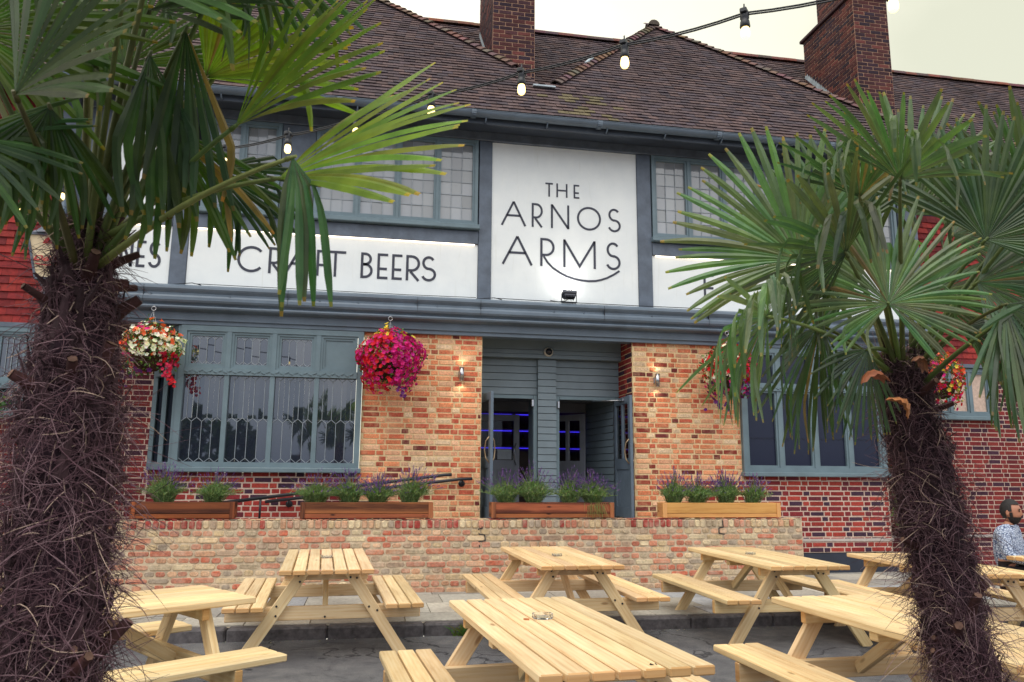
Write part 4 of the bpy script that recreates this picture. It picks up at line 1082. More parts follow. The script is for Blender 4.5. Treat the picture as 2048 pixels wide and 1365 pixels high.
basket(-2.80,3.08,'hanging basket of white and orange flowers beside the left palm trunk',pal1,.36,.36,520,trail=((.28,-.26,20,CRI),(.34,-.40,8,RED),(-.3,-.42,16,PUR)))
basket(.245,3.05,'hanging basket of magenta and red petunias between bay window and doors',pal2,.43,.43,1100,trail=((.2,-.42,10,PUR),))
basket(5.19,3.05,'hanging basket of red and white flowers behind the right palm fronds',pal3,.38,.42,620,trail=((-.2,-.5,16,PUR),))
basket(8.72,3.02,'hanging basket of mixed red and orange flowers right of the right palm trunk',pal4,.36,.45,360)
basket(-4.72,2.28,'green hanging basket without flowers on the far left wing',lambda u,v:None,.34,.26,10,cy=10.4,top=3.2)
# shrub against the wing wall
t=thing('shrub','leafy green shrub against the dark brick wing behind the palm trunk','shrub',(8.55,11.2,.1))
w=MB(); 
for i in range(12): w.tube([(8.55+random.gauss(0,.05),11.25,.1),(8.55+random.gauss(0,.15),11.25,1.2),(8.6+random.gauss(0,.25),11.2+random.gauss(0,.08),2.35+random.gauss(0,.2))],[.012,.009,.004],5,0,lin(96,80,60))
w.build('stem',M['stalk'],t); w=MB()
for i in range(1500):
    h=random.uniform(.7,2.5); p=V((8.58+random.gauss(0,.17),11.2+random.gauss(0,.10),h)); d=V((random.gauss(0,1),random.gauss(-.5,1),random.gauss(.2,.8))).normalized(); sd=d.orthogonal().normalized(); L=random.uniform(.04,.08)
    w.poly([p,p+d*L*.5+sd*L*.3,p+d*L,p+d*L*.5-sd*L*.3],0,tuple(q*random.uniform(.7,1.3) for q in lin(98,128,66)))
w.build('foliage',M['herb'],t)
# weeds at the kerb
for (x,lab) in ((.98,'tuft of weeds growing at the foot of the kerb'),):
    w=MB()
    for i in range(90):
        b=V((x+random.gauss(0,.06),7.73+random.gauss(0,.012),0)); d=V((random.gauss(0,.5),random.gauss(-.3,.3),1)).normalized(); L=random.uniform(.04,.16); s=V((.004,0,0))
        w.poly([b-s,b+s,b+d*L*.6+V((0,0,.01))+s*.7,b+d*L+V((d.x*.03,0,-.01)),b+d*L*.6-s*.7],0,tuple(q*random.uniform(.7,1.3) for q in lin(96,118,62)))
    tag(w.build('weed',M['herb'],origin=(x,7.73,0)),lab,'weed')
# fallen leaves and grit in the gutter of the road
w=MB()
for i in range(700):
    x=random.uniform(-4,8); y=7.73-abs(random.gauss(0,.10)); s=random.uniform(.004,.014); a=random.random()*6.3
    w.poly([(x+s*math.cos(a+j*1.9)*random.uniform(.6,1.2),y+s*math.sin(a+j*1.9),.004+random.random()*.004) for j in range(3)],0,tuple(q*random.uniform(.6,1.2) for q in lin(*random.choice(((150,140,120),(120,100,80),(96,84,74),(170,160,140))))))
for i in range(500):
    x=random.uniform(-4,8); y=random.uniform(2.5,7.6); s=random.uniform(.002,.006); a=random.random()*6.3
    w.poly([(x+s*math.cos(a+j*1.9)*random.uniform(.6,1.2),y+s*math.sin(a+j*1.9),.005+random.random()*.004) for j in range(3)],0,tuple(q*random.uniform(.6,1.2) for q in lin(170,165,155)))
tag(w.build('leaf_litter',colattr('litter',.9,20,.2,0)),'scattered grit and leaf litter along the kerb','litter',kind='stuff')

# ------------------------------------------------------------------ festoon lights
t=thing('festoon_lights','black festoon cable of glowing round bulbs strung across the front','string lights',(0.93,3.74,2.6))
FEST= [(2.572, 2.257, 3.463), (2.115, 2.64, 3.562), (1.646, 3.034, 3.617), (1.197, 3.429, 3.64), (0.747, 3.826, 3.655), (0.29, 4.222, 3.679), (-0.144, 4.618, 3.686), (-0.592, 5.012, 3.711), (-1.055, 5.407, 3.75), (-1.567, 5.812, 3.787), (-2.042, 6.211, 3.814), (-2.537, 6.617, 3.824), (-2.994, 7.015, 3.84), (-3.509, 7.425, 3.852), (-3.984, 7.821, 3.894)]
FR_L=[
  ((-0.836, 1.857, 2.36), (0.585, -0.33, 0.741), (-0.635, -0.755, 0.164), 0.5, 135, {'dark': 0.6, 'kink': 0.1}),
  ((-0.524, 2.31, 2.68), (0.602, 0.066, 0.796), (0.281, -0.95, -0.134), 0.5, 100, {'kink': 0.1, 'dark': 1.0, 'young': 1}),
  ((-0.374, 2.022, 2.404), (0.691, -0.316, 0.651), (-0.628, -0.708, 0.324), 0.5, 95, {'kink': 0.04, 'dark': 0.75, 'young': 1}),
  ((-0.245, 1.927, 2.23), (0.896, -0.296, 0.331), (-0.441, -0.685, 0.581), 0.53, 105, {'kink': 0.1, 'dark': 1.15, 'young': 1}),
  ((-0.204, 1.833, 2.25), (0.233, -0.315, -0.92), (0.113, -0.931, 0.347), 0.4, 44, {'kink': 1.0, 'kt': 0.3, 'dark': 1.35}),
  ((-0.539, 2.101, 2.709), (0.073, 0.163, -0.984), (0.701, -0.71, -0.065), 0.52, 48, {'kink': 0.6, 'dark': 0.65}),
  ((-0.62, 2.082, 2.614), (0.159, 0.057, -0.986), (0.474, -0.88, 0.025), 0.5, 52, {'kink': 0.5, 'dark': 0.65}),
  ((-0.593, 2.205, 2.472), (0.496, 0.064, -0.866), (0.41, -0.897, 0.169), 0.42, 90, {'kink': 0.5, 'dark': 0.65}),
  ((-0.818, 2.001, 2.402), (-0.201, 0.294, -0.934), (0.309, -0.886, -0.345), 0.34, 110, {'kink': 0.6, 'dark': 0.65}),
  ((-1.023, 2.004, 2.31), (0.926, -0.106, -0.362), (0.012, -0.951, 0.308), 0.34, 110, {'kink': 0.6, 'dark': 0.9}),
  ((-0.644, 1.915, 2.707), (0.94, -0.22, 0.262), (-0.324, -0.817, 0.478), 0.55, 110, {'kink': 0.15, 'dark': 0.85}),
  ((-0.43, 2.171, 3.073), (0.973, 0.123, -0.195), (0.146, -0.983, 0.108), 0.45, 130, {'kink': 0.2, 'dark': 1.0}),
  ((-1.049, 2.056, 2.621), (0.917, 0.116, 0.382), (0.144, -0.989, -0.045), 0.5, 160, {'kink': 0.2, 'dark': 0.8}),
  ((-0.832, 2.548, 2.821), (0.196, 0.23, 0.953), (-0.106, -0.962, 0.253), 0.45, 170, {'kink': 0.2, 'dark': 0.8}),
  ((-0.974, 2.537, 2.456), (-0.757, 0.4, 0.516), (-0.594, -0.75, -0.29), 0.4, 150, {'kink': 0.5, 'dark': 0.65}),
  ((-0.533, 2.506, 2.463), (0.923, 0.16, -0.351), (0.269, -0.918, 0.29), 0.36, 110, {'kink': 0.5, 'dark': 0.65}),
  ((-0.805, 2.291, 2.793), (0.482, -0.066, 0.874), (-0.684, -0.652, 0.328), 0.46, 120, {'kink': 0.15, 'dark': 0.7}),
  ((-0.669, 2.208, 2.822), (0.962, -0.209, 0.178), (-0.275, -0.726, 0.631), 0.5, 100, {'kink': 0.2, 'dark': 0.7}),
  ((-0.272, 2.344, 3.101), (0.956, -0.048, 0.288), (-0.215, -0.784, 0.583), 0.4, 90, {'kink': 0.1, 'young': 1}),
  ((-0.793, 2.052, 2.959), (0.3, -0.221, 0.928), (-0.901, -0.386, 0.199), 0.5, 160, {'kink': 0.1}),  # from here down: crown fronds above the view, added for their shade
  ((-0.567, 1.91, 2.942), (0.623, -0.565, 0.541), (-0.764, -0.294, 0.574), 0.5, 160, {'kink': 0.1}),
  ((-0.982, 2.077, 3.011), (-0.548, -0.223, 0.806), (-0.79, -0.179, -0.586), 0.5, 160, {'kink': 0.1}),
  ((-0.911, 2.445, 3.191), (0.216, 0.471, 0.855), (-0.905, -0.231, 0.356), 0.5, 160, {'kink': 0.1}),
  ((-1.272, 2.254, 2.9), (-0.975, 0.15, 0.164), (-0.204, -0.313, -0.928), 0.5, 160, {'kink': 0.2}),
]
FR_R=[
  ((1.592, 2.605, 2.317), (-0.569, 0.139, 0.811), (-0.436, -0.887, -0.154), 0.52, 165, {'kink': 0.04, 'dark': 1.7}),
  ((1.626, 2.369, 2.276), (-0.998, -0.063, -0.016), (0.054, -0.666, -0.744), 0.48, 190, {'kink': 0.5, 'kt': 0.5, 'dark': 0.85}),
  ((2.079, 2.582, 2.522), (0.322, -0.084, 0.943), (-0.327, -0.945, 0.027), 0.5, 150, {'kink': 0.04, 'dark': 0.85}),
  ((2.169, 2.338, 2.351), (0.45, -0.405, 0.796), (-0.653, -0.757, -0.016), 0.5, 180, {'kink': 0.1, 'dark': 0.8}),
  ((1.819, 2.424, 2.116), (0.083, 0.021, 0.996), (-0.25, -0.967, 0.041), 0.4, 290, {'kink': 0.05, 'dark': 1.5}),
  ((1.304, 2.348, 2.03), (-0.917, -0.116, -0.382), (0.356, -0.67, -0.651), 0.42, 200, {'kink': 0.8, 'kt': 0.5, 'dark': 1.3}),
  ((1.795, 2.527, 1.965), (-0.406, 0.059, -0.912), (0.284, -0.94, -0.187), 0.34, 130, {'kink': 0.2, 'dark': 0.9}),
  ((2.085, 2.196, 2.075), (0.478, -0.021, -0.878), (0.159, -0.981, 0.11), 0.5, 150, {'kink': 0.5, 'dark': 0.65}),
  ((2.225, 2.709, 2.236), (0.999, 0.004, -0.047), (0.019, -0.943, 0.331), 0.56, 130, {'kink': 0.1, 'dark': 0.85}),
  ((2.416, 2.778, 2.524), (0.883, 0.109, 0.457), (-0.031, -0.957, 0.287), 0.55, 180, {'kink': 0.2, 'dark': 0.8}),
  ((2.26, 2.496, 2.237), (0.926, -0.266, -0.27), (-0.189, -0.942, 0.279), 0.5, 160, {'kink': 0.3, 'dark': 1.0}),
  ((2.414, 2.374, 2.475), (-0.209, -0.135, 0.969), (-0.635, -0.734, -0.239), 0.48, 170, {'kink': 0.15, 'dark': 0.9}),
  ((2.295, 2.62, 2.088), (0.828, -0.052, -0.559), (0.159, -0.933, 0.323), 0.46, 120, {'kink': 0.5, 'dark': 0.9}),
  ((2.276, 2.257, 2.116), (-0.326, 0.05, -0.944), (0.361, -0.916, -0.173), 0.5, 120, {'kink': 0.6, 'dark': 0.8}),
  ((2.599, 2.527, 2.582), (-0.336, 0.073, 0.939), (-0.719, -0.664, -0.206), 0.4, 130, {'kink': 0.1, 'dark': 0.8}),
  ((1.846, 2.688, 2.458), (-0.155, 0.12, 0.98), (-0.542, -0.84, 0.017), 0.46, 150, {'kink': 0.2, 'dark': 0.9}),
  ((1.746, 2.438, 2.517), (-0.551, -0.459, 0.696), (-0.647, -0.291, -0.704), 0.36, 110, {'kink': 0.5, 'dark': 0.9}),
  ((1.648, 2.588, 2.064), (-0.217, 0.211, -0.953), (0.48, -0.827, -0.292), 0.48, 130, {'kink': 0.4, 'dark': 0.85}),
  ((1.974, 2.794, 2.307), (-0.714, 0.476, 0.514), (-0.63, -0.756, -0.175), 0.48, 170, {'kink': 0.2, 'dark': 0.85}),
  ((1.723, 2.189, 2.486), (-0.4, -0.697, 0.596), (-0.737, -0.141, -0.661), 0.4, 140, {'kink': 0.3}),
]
HUSK= [(1.721, 2.33, 1.819), (-1.039, -0.143, -0.154), (1.718, 2.341, 1.761), (0.599, -0.327, -0.81), (1.83, 2.283, 1.85), (-0.933, -0.266, 0.426)]
w=MB(); path=[]
for i in range(len(FEST)-1):
    a,b=V(FEST[i]),V(FEST[i+1])
    for k in range(5):
        f=k/5; path.append(a.lerp(b,f)-V((0,0,.016*4*f*(1-f))))
path.append(V(FEST[-1]))
w.tube(path,.0048,6); w.tube([p+V((0,0,.011)) for p in path],.0048,6)
w.tube([V(FEST[-1]),(-4.2,9.5,3.96),(-4.2,10.92,4.05)],.005,5)
w.tube([V(FEST[0]),(4.2,.8,3.3)],.005,5)
w.build('cable',M['black'],t)
for p in FEST:
    p=V(p)
    w=MB(); w.lathe([(0,.03),(.012,.03),(.02,.012),(.021,-.02),(.017,-.028),(.021,-.034),(.024,-.062),(.02,-.066),(0,-.066)],p,12)
    w.cbox(p+V((0,0,.012)),(.76,-.65,0),(.65,.76,0),(0,0,1),.016,.03,.012,.004); w.tube([p+V((0,0,.02)),p+V((0,0,.055))],.004,5)
    h=w.build('lamp_holder',M['black'],t)
    w=MB(); w.lathe([(.013,-.062),(.018,-.070),(.0205,-.083),(.0222,-.096),(.0205,-.109),(.0145,-.119),(0,-.124)],p,14); w.build('bulb',M['bulb'],h)

# ------------------------------------------------------------------ picnic tables
def make_table(name,base_t):
    t=thing(name,'',None,(0,0,0))
    def tint(): k=random.uniform(.80,1.08); return (k*base_t[0],k*random.uniform(.97,1.02)*base_t[1],k*random.uniform(.92,1.03)*base_t[2])
    m=MB(); n=7; pw=.0965; gp=.0135
    for i in range(n):
        x=(i-3)*(pw+gp); m.cbox((x,random.uniform(-.004,.004),.72+random.uniform(-.0012,.0012)),(1,0,0),(0,1,0),(0,0,1),pw/2,.955,.020,.006,0,tint(),True)
    m.build('tabletop',M['pine'],t)
    for s in (-1,1):
        m=MB()
        for i in range(3): m.cbox((s*.64+(i-1)*.109,random.uniform(-.004,.004),.44),(1,0,0),(0,1,0),(0,0,1),.0485,.955,.020,.006,0,tint(),True)
        m.build('bench',M['pine'],t)
    for e in (-1,1):
        for s in (-1,1):
            m=MB(); y=e*.70; m.beam((s*.185,y,.705),(s*.665,y,-.01),.095,.045,up=(0,1,0),mat=0,col=tint())
            d=V((s*.48,0,-.715)).normalized()
            for f,off in ((.06,.02),(.10,-.02),(.40,.02),(.475,-.02)):
                p=V((s*.185,y+e*.0225,.705)).lerp(V((s*.665,y+e*.0225,-.01)),f)+V((d.z,0,-d.x))*off
                m.tube([p,p+V((0,e*.006,0))],.009,8,1)
            m.build('leg',[M['pine'],M['black']],t)
        m=MB(); m.beam((-.80,e*.653,.362),(.80,e*.653,.362),.046,.112,ch=.005,col=tint(),ge=True)
        m.tube([(.0,e*.677,.33),(.0,e*.684,.33)],.009,8,1); m.build('crossbeam',[M['pine'],M['black']],t)
        m=MB(); m.beam((-.345,e*.653,.662),(.345,e*.653,.662),.046,.07,ch=.005,col=tint(),ge=True); m.build('cleat',M['pine'],t)
        m=MB(); m.beam((0,e*.625,.36),(0,e*.16,.665),.070,.045,up=(1,0,0),col=tint()); m.build('brace',M['pine'],t)
    m=MB(); m.beam((-.345,0,.672),(.345,0,.672),.07,.046,ch=.005,col=tint()); m.build('cleat',M['pine'],t)
    return t
TBL=[((-.33,7.66),3.0,'picnic table end-on by the kerb in front of the low wall, left of the doors',0),
((1.88,7.72),1.0,'picnic table by the kerb in front of the doorway planter',0),
((3.92,7.45),-1.0,'picnic table by the kerb in front of the pale golden planter',0),
((5.47,6.92),-5.0,'picnic table half hidden by the right palm trunk beside the painted plinth',-.03),
((.99,4.08),4.6,'nearest picnic table with a large glass ashtray on its planks',0),
((3.03,3.92),1.8,'front picnic table whose top runs behind the right palm trunk',0),
((-1.65,5.06),-54.5,'picnic table turned at an angle behind the left palm trunk',0),
((7.44,6.77),90.0,'picnic table at the far right edge in front of the seated man',0),
((-3.6,7.5),8.0,'picnic table mostly hidden behind the left palm trunk at the far left',0)]
TT=[(1,1,1),(1.02,.98,.94),(.96,.96,.93),(.98,.95,.9),(1,1,1),(.99,.97,.94),(.95,.95,.93),(.94,.93,.9),(1,.97,.93)]
protos=[make_table('picnic_table',TT[q]) for q in range(9)]
tables=[]
for i,((x,y),a,lab,dz) in enumerate(TBL):
    o=protos[i]
    o.location=(x,y,dz); o.rotation_euler=(0,0,R(a) + (math.pi if i in (4,) else 0)); tag(o,lab,'picnic table','pine picnic tables on the road'); tables.append(o)
bpy.context.view_layer.update()
# painted numbers on two tables
for ti,body,size,M4 in ((4,'61',.042,Matrix.Translation((-.13,.90,.741))@Matrix.Rotation(R(180),4,'Z')),(3,'24',.07,Matrix.Translation((.02,-.677,.365))@Matrix.Rotation(R(90),4,'X'))):
    o=place_text('number',text(body,size,.2,.0005),M['black'],None,M4); o.parent=tables[ti]
# ashtrays
def ashtray(x,y,z,r,lab):
    w=MB(); n=20; h=r*.42
    w.lathe([(0,0),(r*.92,0),(r,h*.15),(r,h*.9),(r*.97,h),(r*.86,h),(r*.82,h*.85),(r*.80,h*.3),(0,h*.25)],(x,y,z),n)
    for k in range(3):
        a=R(30+120*k); w.cbox((x+r*.92*math.cos(a),y+r*.92*math.sin(a),z+h*.98),(math.cos(a),math.sin(a),0),(-math.sin(a),math.cos(a),0),(0,0,1),r*.09,r*.12,h*.06,.001)
    return tag(w.build('ashtray',[M['aglass'],M['ash']],origin=(x,y,z)),lab,'ashtray','glass ashtrays on the picnic tables')
t0=NT('pressed glass'); t0.col((.93,.96,.97)); t0.rough(.05); t0.b.inputs['Transmission Weight'].default_value=.96; t0.b.inputs['IOR'].default_value=1.22; M['aglass']=t0.mat
M['ash']=plain('ash',lin(110,106,104),.95,0,.3,60)
def on(ti,lx,ly): p=tables[ti].matrix_world@V((lx,ly,.7415)); return p
for ti,lx,ly,r,lab in ((4,.0,-.22,.058,'large glass ashtray on the nearest picnic table'),(1,-.02,-.12,.052,'glass ashtray on the table in front of the doorway planter'),(0,.0,.0,.055,'glass ashtray on the table left of the doors'),(2,-.05,.1,.052,'glass ashtray on the table in front of the golden planter')):
    p=on(ti,lx,ly); ashtray(p.x,p.y,p.z,r,lab)
p=on(4,.10,-.19); w=MB(); w.cbox(p+V((0,0,.004)),(.4,.9,0),(.9,-.4,0),(0,0,1),.004,.016,.004,.001,0,lin(196,120,70)); tag(w.build('cigarette_end',M['stalk'],origin=p),'orange cigarette end beside the ashtray on the nearest table','cigarette end')

# ------------------------------------------------------------------ seated man at the far right table
def skin_mesh(name,verts,edges,radii,mats,parent,root=0,sub=2):
    me=bpy.data.meshes.new(name); me.from_pydata([tuple(v) for v in verts],edges,[])
    o=bpy.data.objects.new(name,me); scene.collection.objects.link(o)
    md=o.modifiers.new('s','SKIN'); md.use_smooth_shade=True
    for i,r in enumerate(radii):
        sv=me.skin_vertices[0].data[i]; sv.radius=(r,r) if not isinstance(r,tuple) else r; sv.use_root=(i==root)
    ms=o.modifiers.new('u','SUBSURF'); ms.levels=sub; ms.render_levels=sub
    bpy.context.view_layer.update()
    m2=bpy.data.meshes.new_from_object(o.evaluated_get(bpy.context.evaluated_depsgraph_get()))
    bpy.data.objects.remove(o)
    o=bpy.data.objects.new(name,m2); scene.collection.objects.link(o)
    m2.materials.clear(); m2.materials.append(mats)
    for p in m2.polygons: p.use_smooth=True
    if 'Col' not in m2.color_attributes:
        ca=m2.color_attributes.new('Col','FLOAT_COLOR','CORNER')
        ca.data.foreach_set('color',[1.0]*(4*len(m2.loops)))
    o.parent=parent
    return o
def man():
    base=V((6.89,7.50,-.02)); t=thing('person','seated man with dark beard in a pale blue patterned shirt at the far right table','person',base)
    t.rotation_euler=(0,0,R(32))    # local -Y is forward: he faces right and a little towards the viewer
    # local frame: x to his left, -y forward
    skin=plain('skin',lin(176,122,98),.55,0,.06,12); hair=plain('black hair',lin(30,26,28),.7,0,.2,40,.5)
    sh=NT('patterned shirt'); v=sh.obj((1,1,1)); vo=sh.n('ShaderNodeTexVoronoi',feature='DISTANCE_TO_EDGE'); vo.inputs['Scale'].default_value=42; sh.l(v,vo.inputs['Vector'])
    sh.col(sh.ramp(vo.outputs['Distance'],[(.05,lin(70,84,120)),(.16,lin(186,198,218))])); sh.rough(.85); shirt=sh.mat
    tro=plain('dark trousers',lin(44,38,46),.85,0,.15,20)
    J=dict(pel=(0,.02,.54),sp=(0,.04,.72),ch=(0,.03,.90),nk=(0,.015,1.03),nk2=(0,-.005,1.09),
           sl=(.17,.03,.985),sr=(-.17,.03,.985),el=(.235,-.04,.72),er=(-.235,-.03,.72),wl=(.11,-.27,.665),wr=(-.09,-.29,.66),
           hl=(.095,-.02,.53),hr=(-.095,-.02,.53),kl=(.14,-.44,.54),kr=(-.13,-.45,.53),al=(.14,-.42,.10),ar=(-.13,-.43,.10),tl=(.15,-.56,.05),tr=(-.14,-.57,.05))
    def sk(name,ids,ed,rad,mat): k={n:i for i,n in enumerate(ids)}; return skin_mesh(name,[J[n] for n in ids],[(k[a],k[b]) for a,b in ed],rad,mat,t)
    bod=sk('body',['pel','sp','ch','nk','nk2','sl','sr','el','er','wl','wr','hl','hr','kl','kr','al','ar','tl','tr'],[('pel','sp'),('sp','ch'),('ch','nk'),('nk','nk2'),('ch','sl'),('ch','sr'),('sl','el'),('sr','er'),('el','wl'),('er','wr'),('pel','hl'),('pel','hr'),('hl','kl'),('hr','kr'),('kl','al'),('kr','ar'),('al','tl'),('ar','tr')],[.13,.125,.14,.06,.055,.06,.06,.042,.042,.028,.028,.085,.085,.058,.058,.04,.04,.03,.03],skin)
    # head and hands joined into the body mesh
    hd=MB(); hc=V((0,-.025,1.185)); NU,NV=20,16
    for j in range(NV+1):
        ph=math.pi*j/NV
        for i in range(NU):
            th=2*math.pi*i/NU; x=math.sin(ph)*math.sin(th); y=-math.sin(ph)*math.cos(th); z=math.cos(ph)
            p=V((x*.076,y*.096,z*.122))
            if z<-.1: p.x*=1-.28*(-z-.1); p.y=p.y*(1-.10*(-z)) - (.012*(-z) if y<0 else -.012*z)
            if y<-.5:
                if abs(x)<.28 and -.38<z<.12: p.y-=.020*(1-abs(x)/.28)*(1-abs(z+.22)/.34 if z>-.22 else 1-abs(z+.22)/.16)   # nose
                if .12<z<.26: p.y-=.006
                if .0<z<.12 and .2<abs(x)<.6: p.y+=.008     # eye sockets
            hd.v.append(tuple(hc+p))
    for j in range(NV):
        for i in range(NU): hd.face((j*NU+i,j*NU+(i+1)%NU,(j+1)*NU+(i+1)%NU,(j+1)*NU+i),0,(1,1,1),None,True)
    for s in (-1,1):
        hd.lathe([(0,-.006),(.02,-.004),(.026,.004),(.018,.01),(0,.006)],(0,0,0),10)
        for i in range(len(hd.v)-50,len(hd.v)):
            x,y,z=hd.v[i]; hd.v[i]=(hc.x+s*(.076+z*.8),hc.y+.012+x*.7,hc.z-.01+y*1.25)
        wv=V(J['wl' if s>0 else 'wr']); d=V((-s*.62,-.70,-.12)).normalized(); sd=d.cross(V((0,0,1))).normalized(); u=sd.cross(d)
        hd.cbox(wv+d*.055,sd,d,u,.040,.052,.015,.010)
        for k,Lf in enumerate((.060,.072,.068,.052)):
            b=wv+d*.10+sd*(-.030+k*.020); hd.tube([b,b+d*Lf*.45-u*.006,b+d*Lf*.75-u*.024,b+d*Lf*.85-u*.042],[.0095,.009,.0085,.007],6)
        b=wv+d*.035+sd*(-.038*s*-1); hd.tube([b,b+sd*.03*s+d*.03,b+sd*.03*s+d*.062-u*.012],[.011,.010,.008],6)
    tmp=hd.build('head_tmp',skin); me=tmp.data
    import bmesh
    bm=bmesh.new(); bm.from_mesh(bod.data); bm.from_mesh(me); bm.to_mesh(bod.data); bm.free(); bpy.data.objects.remove(tmp)
    w=MB()
    for s in (-1,1):
        c=hc+V((s*.030,-.088,.012)); w.lathe([(0,-.006),(.011,-.002),(.011,.002),(0,.006)],c,8,0,axis='y'); w.cbox(c+V((0,-.004,.018)),(1,0,0),(0,1,0),(0,0,1),.019,.006,.0045,.002)
    w.build('eyes',hair,None); o=bpy.data.objects['eyes']; o.parent=t
    w=MB()      # hair cap and beard as thin shells over the head
    def shell(f,mul,off):
        b=len(w.v)
        for q in hd.v[:(NV+1)*NU]: w.v.append(tuple(hc+(V(q)-hc)*mul+V(off)))
        for j in range(NV):
            for i in range(NU):
                z=math.cos(math.pi*(j+.5)/NV); th=2*math.pi*(i+.5)/NU; y=-math.sin(math.pi*(j+.5)/NV)*math.cos(th); x=math.sin(math.pi*(j+.5)/NV)*math.sin(th)
                if f(x,y,z): w.face((b+j*NU+i,b+j*NU+(i+1)%NU,b+(j+1)*NU+(i+1)%NU,b+(j+1)*NU+i),0,(1,1,1),None,True)
    shell(lambda x,y,z: z>.62 or (y>-.25 and z>-.05) or (y>.3 and z>-.5),1.10,(0,.004,.004)); w.build('hair',hair,None); o=bpy.data.objects['hair']; o.parent=t
    w=MB(); shell(lambda x,y,z: (z<-.42 and y<.25) or (z<.05 and -.35<y<.05 and abs(x)>.5),1.07,(0,-.002,-.006)); shell(lambda x,y,z: -.42<z<-.30 and y<-.6 and abs(x)<.4,1.06,(0,-.004,0)); w.build('beard',hair,None); o=bpy.data.objects['beard']; o.parent=t
    J2=dict(J); J['wl2']=tuple(V(J['el']).lerp(V(J['wl']),.86)); J['wr2']=tuple(V(J['er']).lerp(V(J['wr']),.86)); J['hem']=(0,.02,.56)
    sk('shirt',['hem','sp','ch','nk','sl','sr','el','er','wl2','wr2'],[('hem','sp'),('sp','ch'),('ch','nk'),('ch','sl'),('ch','sr'),('sl','el'),('sr','er'),('el','wl2'),('er','wr2')],[.155,.150,.160,.075,.078,.078,.058,.058,.044,.044],shirt)
    sk('trousers',['pel','hl','hr','kl','kr','al','ar'],[('pel','hl'),('pel','hr'),('hl','kl'),('hr','kr'),('kl','al'),('kr','ar')],[.145,.10,.10,.076,.076,.06,.06],tro)
    J['hl2']=(.14,-.40,.05); J['hr2']=(-.13,-.41,.05)
    for a,b in (('hl2','tl'),('hr2','tr')): sk('shoe',[a,b],[(a,b)],[.05,.04],hair)
man()

# ------------------------------------------------------------------ palms
G_UP=[lin(*c) for c in ((72,98,50),(64,90,54),(82,108,50),(60,86,56))]
def frond(hub,axis,nrm,Rm,spread,opt,base,parent,rg):
    hub,a,n=V(hub),V(axis).normalized(),V(nrm).normalized(); s=n.cross(a).normalized()
    mb=MB(); k=opt.get('kink',.1); kt=opt.get('kt',.62); dk=opt.get('dark',1.0)  # 'dark' scales leaf colour per frond; low values paint in the crown's shade
    nseg=max(6,int(spread/5.4)); da=R(spread)/nseg; tint=rg.uniform(.85,1.15)
    base_c=rg.choice(G_UP) if not opt.get('young') else lin(116,142,58)
    if opt.get('grey'): base_c=rg.choice((lin(80,104,70),lin(72,98,64),lin(88,110,74)))
    for i in range(nseg):
        an=-R(spread)/2+da*(i+.5); f=abs(an)/math.pi
        d=(a*math.cos(an)+s*math.sin(an)); d=(d+n*rg.uniform(-.03,.05)+n*.06).normalized()
        L=Rm*(1.0-.30*f*f*2)*rg.uniform(.90,1.05); side=(n.cross(d)).normalized()
        kink=rg.random()<k; droop=rg.uniform(.05,.30); tk=kt*rg.uniform(.85,1.2); split=rg.uniform(.50,.60)
        ts=[0,.12,.25,.40,.50,.58,.66,.74,.82,.90,.97,1.0]; pos=hub.copy(); dd=d.copy(); prev=0; b=len(mb.v)
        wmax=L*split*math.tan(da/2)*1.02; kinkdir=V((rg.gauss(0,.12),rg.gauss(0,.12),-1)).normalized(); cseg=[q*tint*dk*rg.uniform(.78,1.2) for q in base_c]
        if rg.random()<.015: cseg=list(lin(122,104,66))
        pl=.55*(1 if i%2==0 else 1)
        for t in ts:
            st=(t-prev)*L; prev=t
            if t>.3: dd=(dd+V((0,0,-1))*(droop*st/L*2)).normalized()
            if kink and t>tk: dd=dd.lerp(kinkdir,.55).normalized()
            pos=pos+dd*st
            if t<=split: hw=max(.0012,L*t*math.tan(da/2)*1.02)
            elif t<.84: hw=wmax*(.93-.10*(t-split)/(.84-split))
            else: hw=wmax*max(.30,.83-(t-.84)/.16*.5)
            sd=side-dd*side.dot(dd); sd.normalize(); up=sd.cross(dd).normalized(); up = up if up.dot(n)>0 else -up
            ridge=hw*pl*(1 if t<.9 else .6)
            mb.v.extend([tuple(pos-sd*hw-up*ridge*.5),tuple(pos+up*ridge*.5),tuple(pos+sd*hw-up*ridge*.5)])
        m=len(ts)
        for j in range(m-1):
            t=ts[j+1]; c=cseg if t<.98 else [cseg[0]*1.6+.08,cseg[1]*1.05+.03,cseg[2]*.7]
            if t<.2: c=[q*1.12 for q in c]
            for q in (0,1): mb.face((b+j*3+q,b+j*3+q+1,b+(j+1)*3+q+1,b+(j+1)*3+q),0,tuple(c))
    o=mb.build('frond',M['leaf_grey' if opt.get('grey') else 'leaf'],parent)
    base=V(base); mid=base.lerp(hub,.5)+V((0,0,.10*(hub-base).length)); p=MB(); path=[]
    for i in range(9):
        t=i/8; path.append(base*(1-t)**2+mid*2*t*(1-t)+hub*t*t)
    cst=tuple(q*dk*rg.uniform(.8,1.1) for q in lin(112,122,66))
    p.tube(path,[.012-.0065*i/8 for i in range(9)],6,0,cst)
    e=(hub-path[-2]).normalized(); p.tube([hub-e*.02,hub+e*.012],[.0075,.004],6,0,cst)
    p.build('petiole',M['stalk'],o)
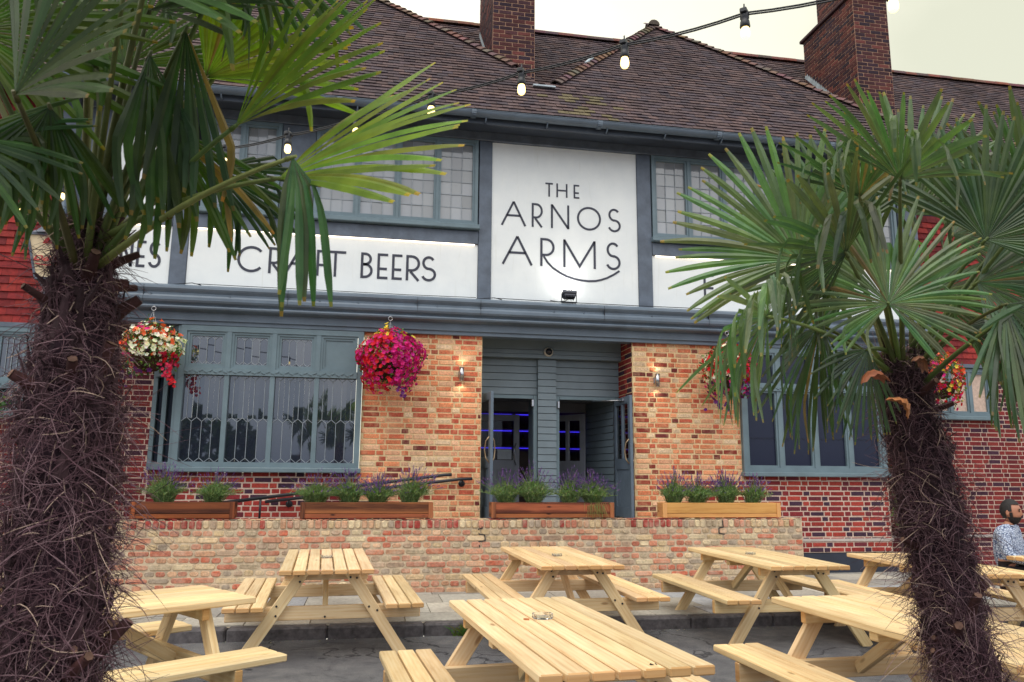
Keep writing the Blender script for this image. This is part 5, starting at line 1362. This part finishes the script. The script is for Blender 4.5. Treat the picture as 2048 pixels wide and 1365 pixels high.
def palm(label,base,top,r0,r1,fronds,seed,nf,stubs):
    rg=random.Random(seed); t=thing('palm_tree',label,'palm tree',base,'potted-size fan palms in front of the pub'); base,top=V(base),V(top); ax=(top-base); H=ax.length; ax.normalize(); e1=ax.orthogonal().normalized(); e2=ax.cross(e1)
    m=MB(); n=22; rows=46
    rad=lambda f,a: (r0+(r1-r0)*(.35*f+.65*max(0,min(1,(f-.68)/.30))**2))*(1+.07*math.sin(3*a+f*31)+.06*math.sin(5*a-f*57))
    for j in range(rows+1):
        f=j/rows
        for i in range(n):
            a=2*math.pi*i/n; rr=rad(f,a)*rg.uniform(.88,1.06)*(1 if j<rows else .5); m.v.append(tuple(base+ax*(H*f)+(e1*math.cos(a)+e2*math.sin(a))*rr))
    for j in range(rows):
        for i in range(n): m.face((j*n+i,j*n+(i+1)%n,(j+1)*n+(i+1)%n,(j+1)*n+i),0,vary(lin(60,40,50),.5,1.1,rg))
    m.face([rows*n+i for i in range(n)],0,lin(60,40,44))
    # brown fibre sheaths overlapping up the trunk
    for k in range(240):
        f=rg.uniform(.02,1); a=rg.uniform(0,6.283); rr=rad(f,a); er=(e1*math.cos(a)+e2*math.sin(a)); et=ax.cross(er); p=base+ax*(H*f)+er*rr*.93
        L=rg.uniform(.05,.13); wd=rg.uniform(.008,.026); tl=rg.uniform(-.5,.5); c=vary(lin(74,54,58),.5,1.4,rg); q=len(m.v)
        for s in range(4):
            g=s/3; w2=wd*(1-.75*g); pp=p+ax*L*g+et*(tl*L*g)+er*(.006+.035*g*g*rg.uniform(.3,1.5)); m.v.extend([tuple(pp-et*w2),tuple(pp+er*.012*(1-g)),tuple(pp+et*w2)])
        for s in range(3):
            for h in (0,1): m.face((q+s*3+h,q+s*3+h+1,q+(s+1)*3+h+1,q+(s+1)*3+h),0,c)
    m.build('trunk',M['fibre'],t)
    fb=MB()
    for k in range(nf):
        f=rg.random()**.9*1.03; a=rg.uniform(0,6.283); er=(e1*math.cos(a)+e2*math.sin(a)); et=ax.cross(er); p=base+ax*(H*f)+er*rad(min(f,1),a)*rg.uniform(.92,1.10)
        wild=rg.random(); d=(et*rg.gauss(0,1)+ax*rg.gauss(-.15,.8)+er*(.25+abs(rg.gauss(0,.28 if wild<.93 else .9)))).normalized()
        L=rg.uniform(.06,.15) if wild<.9 else rg.uniform(.10,.26); L*=(1 if f<.8 else .65); pts=[p]; cv=V((rg.gauss(0,1),rg.gauss(0,1),rg.gauss(-.5,.8)))*.33
        for s in range(4):
            d=(d+cv*.6+V((0,0,-.10))-er*.12*(1.5 if wild<.93 else .3)).normalized(); pts.append(pts[-1]+d*L/4)
        pale=rg.random(); c=lin(112,82,90) if pale<.5 else (lin(78,55,62) if pale<.75 else (lin(156,126,132) if pale<.96 else lin(206,178,160)))
        r=rg.uniform(.0007,.0014)*(1.3 if pale>.96 else 1); fb.tube(pts,[r,r,r*.9,r*.8,r*.4],3,0,vary(c,.7,1.3,rg),False)
    fo=fb.build('trunk_fibre',M['fibre'],t); fo['kind']='stuff'
    for (f,a,L,el,r) in stubs:
        a=R(a); er=(e1*math.cos(a)+e2*math.sin(a)); p=base+ax*(H*f)+er*rad(f,a)*.8; d=(er*math.cos(R(el))+ax*math.sin(R(el))).normalized(); st=MB()
        c=vary(lin(84,54,52),.7,1.3,rg); st.tube([p,p+d*L*.5,p+d*L],[r*1.8,r*1.2,r],7,0,c,False); q=p+d*(L+.0005); o1=d.orthogonal().normalized(); o2=d.cross(o1)
        st.poly([q+(o1*math.cos(R(60*j))+o2*math.sin(R(60*j)))*r*.98+d*.003*rg.uniform(0,1) for j in range(6)],0,vary(lin(150,114,98),.4,1,rg)); st.build('petiole_stub',M['fibre'],t)
    for fr in fronds:
        if seed==9: fr[5]['grey']=1
        hub=V(fr[0]); dr=(hub-top); h=V((dr.x,dr.y,0)); h=h.normalized() if h.length>.02 else V((0,-1,0))
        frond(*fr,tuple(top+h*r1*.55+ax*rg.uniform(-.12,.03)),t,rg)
    return t
def husk(t,c,d,L,wd,col):
    # a dry papery leaf sheath curling off the trunk
    c,d=V(c),V(d).normalized(); s=d.cross(V((0,0,1))).normalized(); u=s.cross(d); m=MB(); n=9
    for i in range(n+1):
        f=i/n; w2=wd*math.sin(math.pi*min(1,.12+f*.86))**.7; p=c+d*(L*f)+u*(.03*math.sin(f*3))
        for k in range(7): g=k/3-1; m.v.append(tuple(p+s*(g*w2)+u*(w2*.55*(1-g*g)+.004*math.sin(k*5+i*3))))
    for i in range(n):
        for k in range(6): q=random.uniform(.75,1.2); m.face((i*7+k,i*7+k+1,(i+1)*7+k+1,(i+1)*7+k),0,tuple(x*q for x in col),None,True)
    m.build('sheath',M['stalk'],t)
def mkstubs(n,seed,lo=.1):
    g=random.Random(seed); return [(g.uniform(lo,.97),g.uniform(0,360),g.uniform(.05,.15),g.uniform(10,60),g.uniform(.009,.016)) for _ in range(n)]
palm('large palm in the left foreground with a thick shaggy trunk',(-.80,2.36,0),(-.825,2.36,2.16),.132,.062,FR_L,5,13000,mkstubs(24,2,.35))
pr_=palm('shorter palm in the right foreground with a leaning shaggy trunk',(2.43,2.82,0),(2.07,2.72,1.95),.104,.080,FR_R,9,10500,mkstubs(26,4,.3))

husk(pr_,HUSK[0],HUSK[1],.11,.03,lin(172,102,70)); husk(pr_,HUSK[2],HUSK[3],.09,.032,lin(186,118,70)); husk(pr_,HUSK[4],HUSK[5],.07,.02,lin(140,92,66))
# ------------------------------------------------------------------ trees across the road, seen only in the window glass
w=MB(); rg=random.Random(11)
w.box(-45,45,-36,-34,0,2.2,1)
for k in range(14):
    cx=-40+k*2.6+rg.uniform(-1,1); hh=rg.uniform(4.2,6.6); cr=rg.uniform(1.6,2.4)
    for i in range(700):
        a=rg.uniform(0,6.283); z=rg.uniform(.12,1); rr=cr*math.sqrt(max(0,1-((z-.55)/.5)**2))*rg.uniform(.4,1.05); p=V((cx+rr*math.cos(a),-30+rr*math.sin(a),z*hh)); d=V((rg.gauss(0,1),rg.gauss(0,1),rg.gauss(0,1))).normalized(); s=d.orthogonal().normalized(); L=rg.uniform(.2,.5)
        w.poly([p-d*L,p+s*L*.5,p+d*L,p-s*L*.5],0,tuple(q*rg.uniform(.5,1.2) for q in lin(52,72,42)))
tag(w.build('treeline',[M['herb'],M['dark']],origin=(0,-30,0)),'dark line of trees across the road reflected in the window glass','trees',kind='stuff')
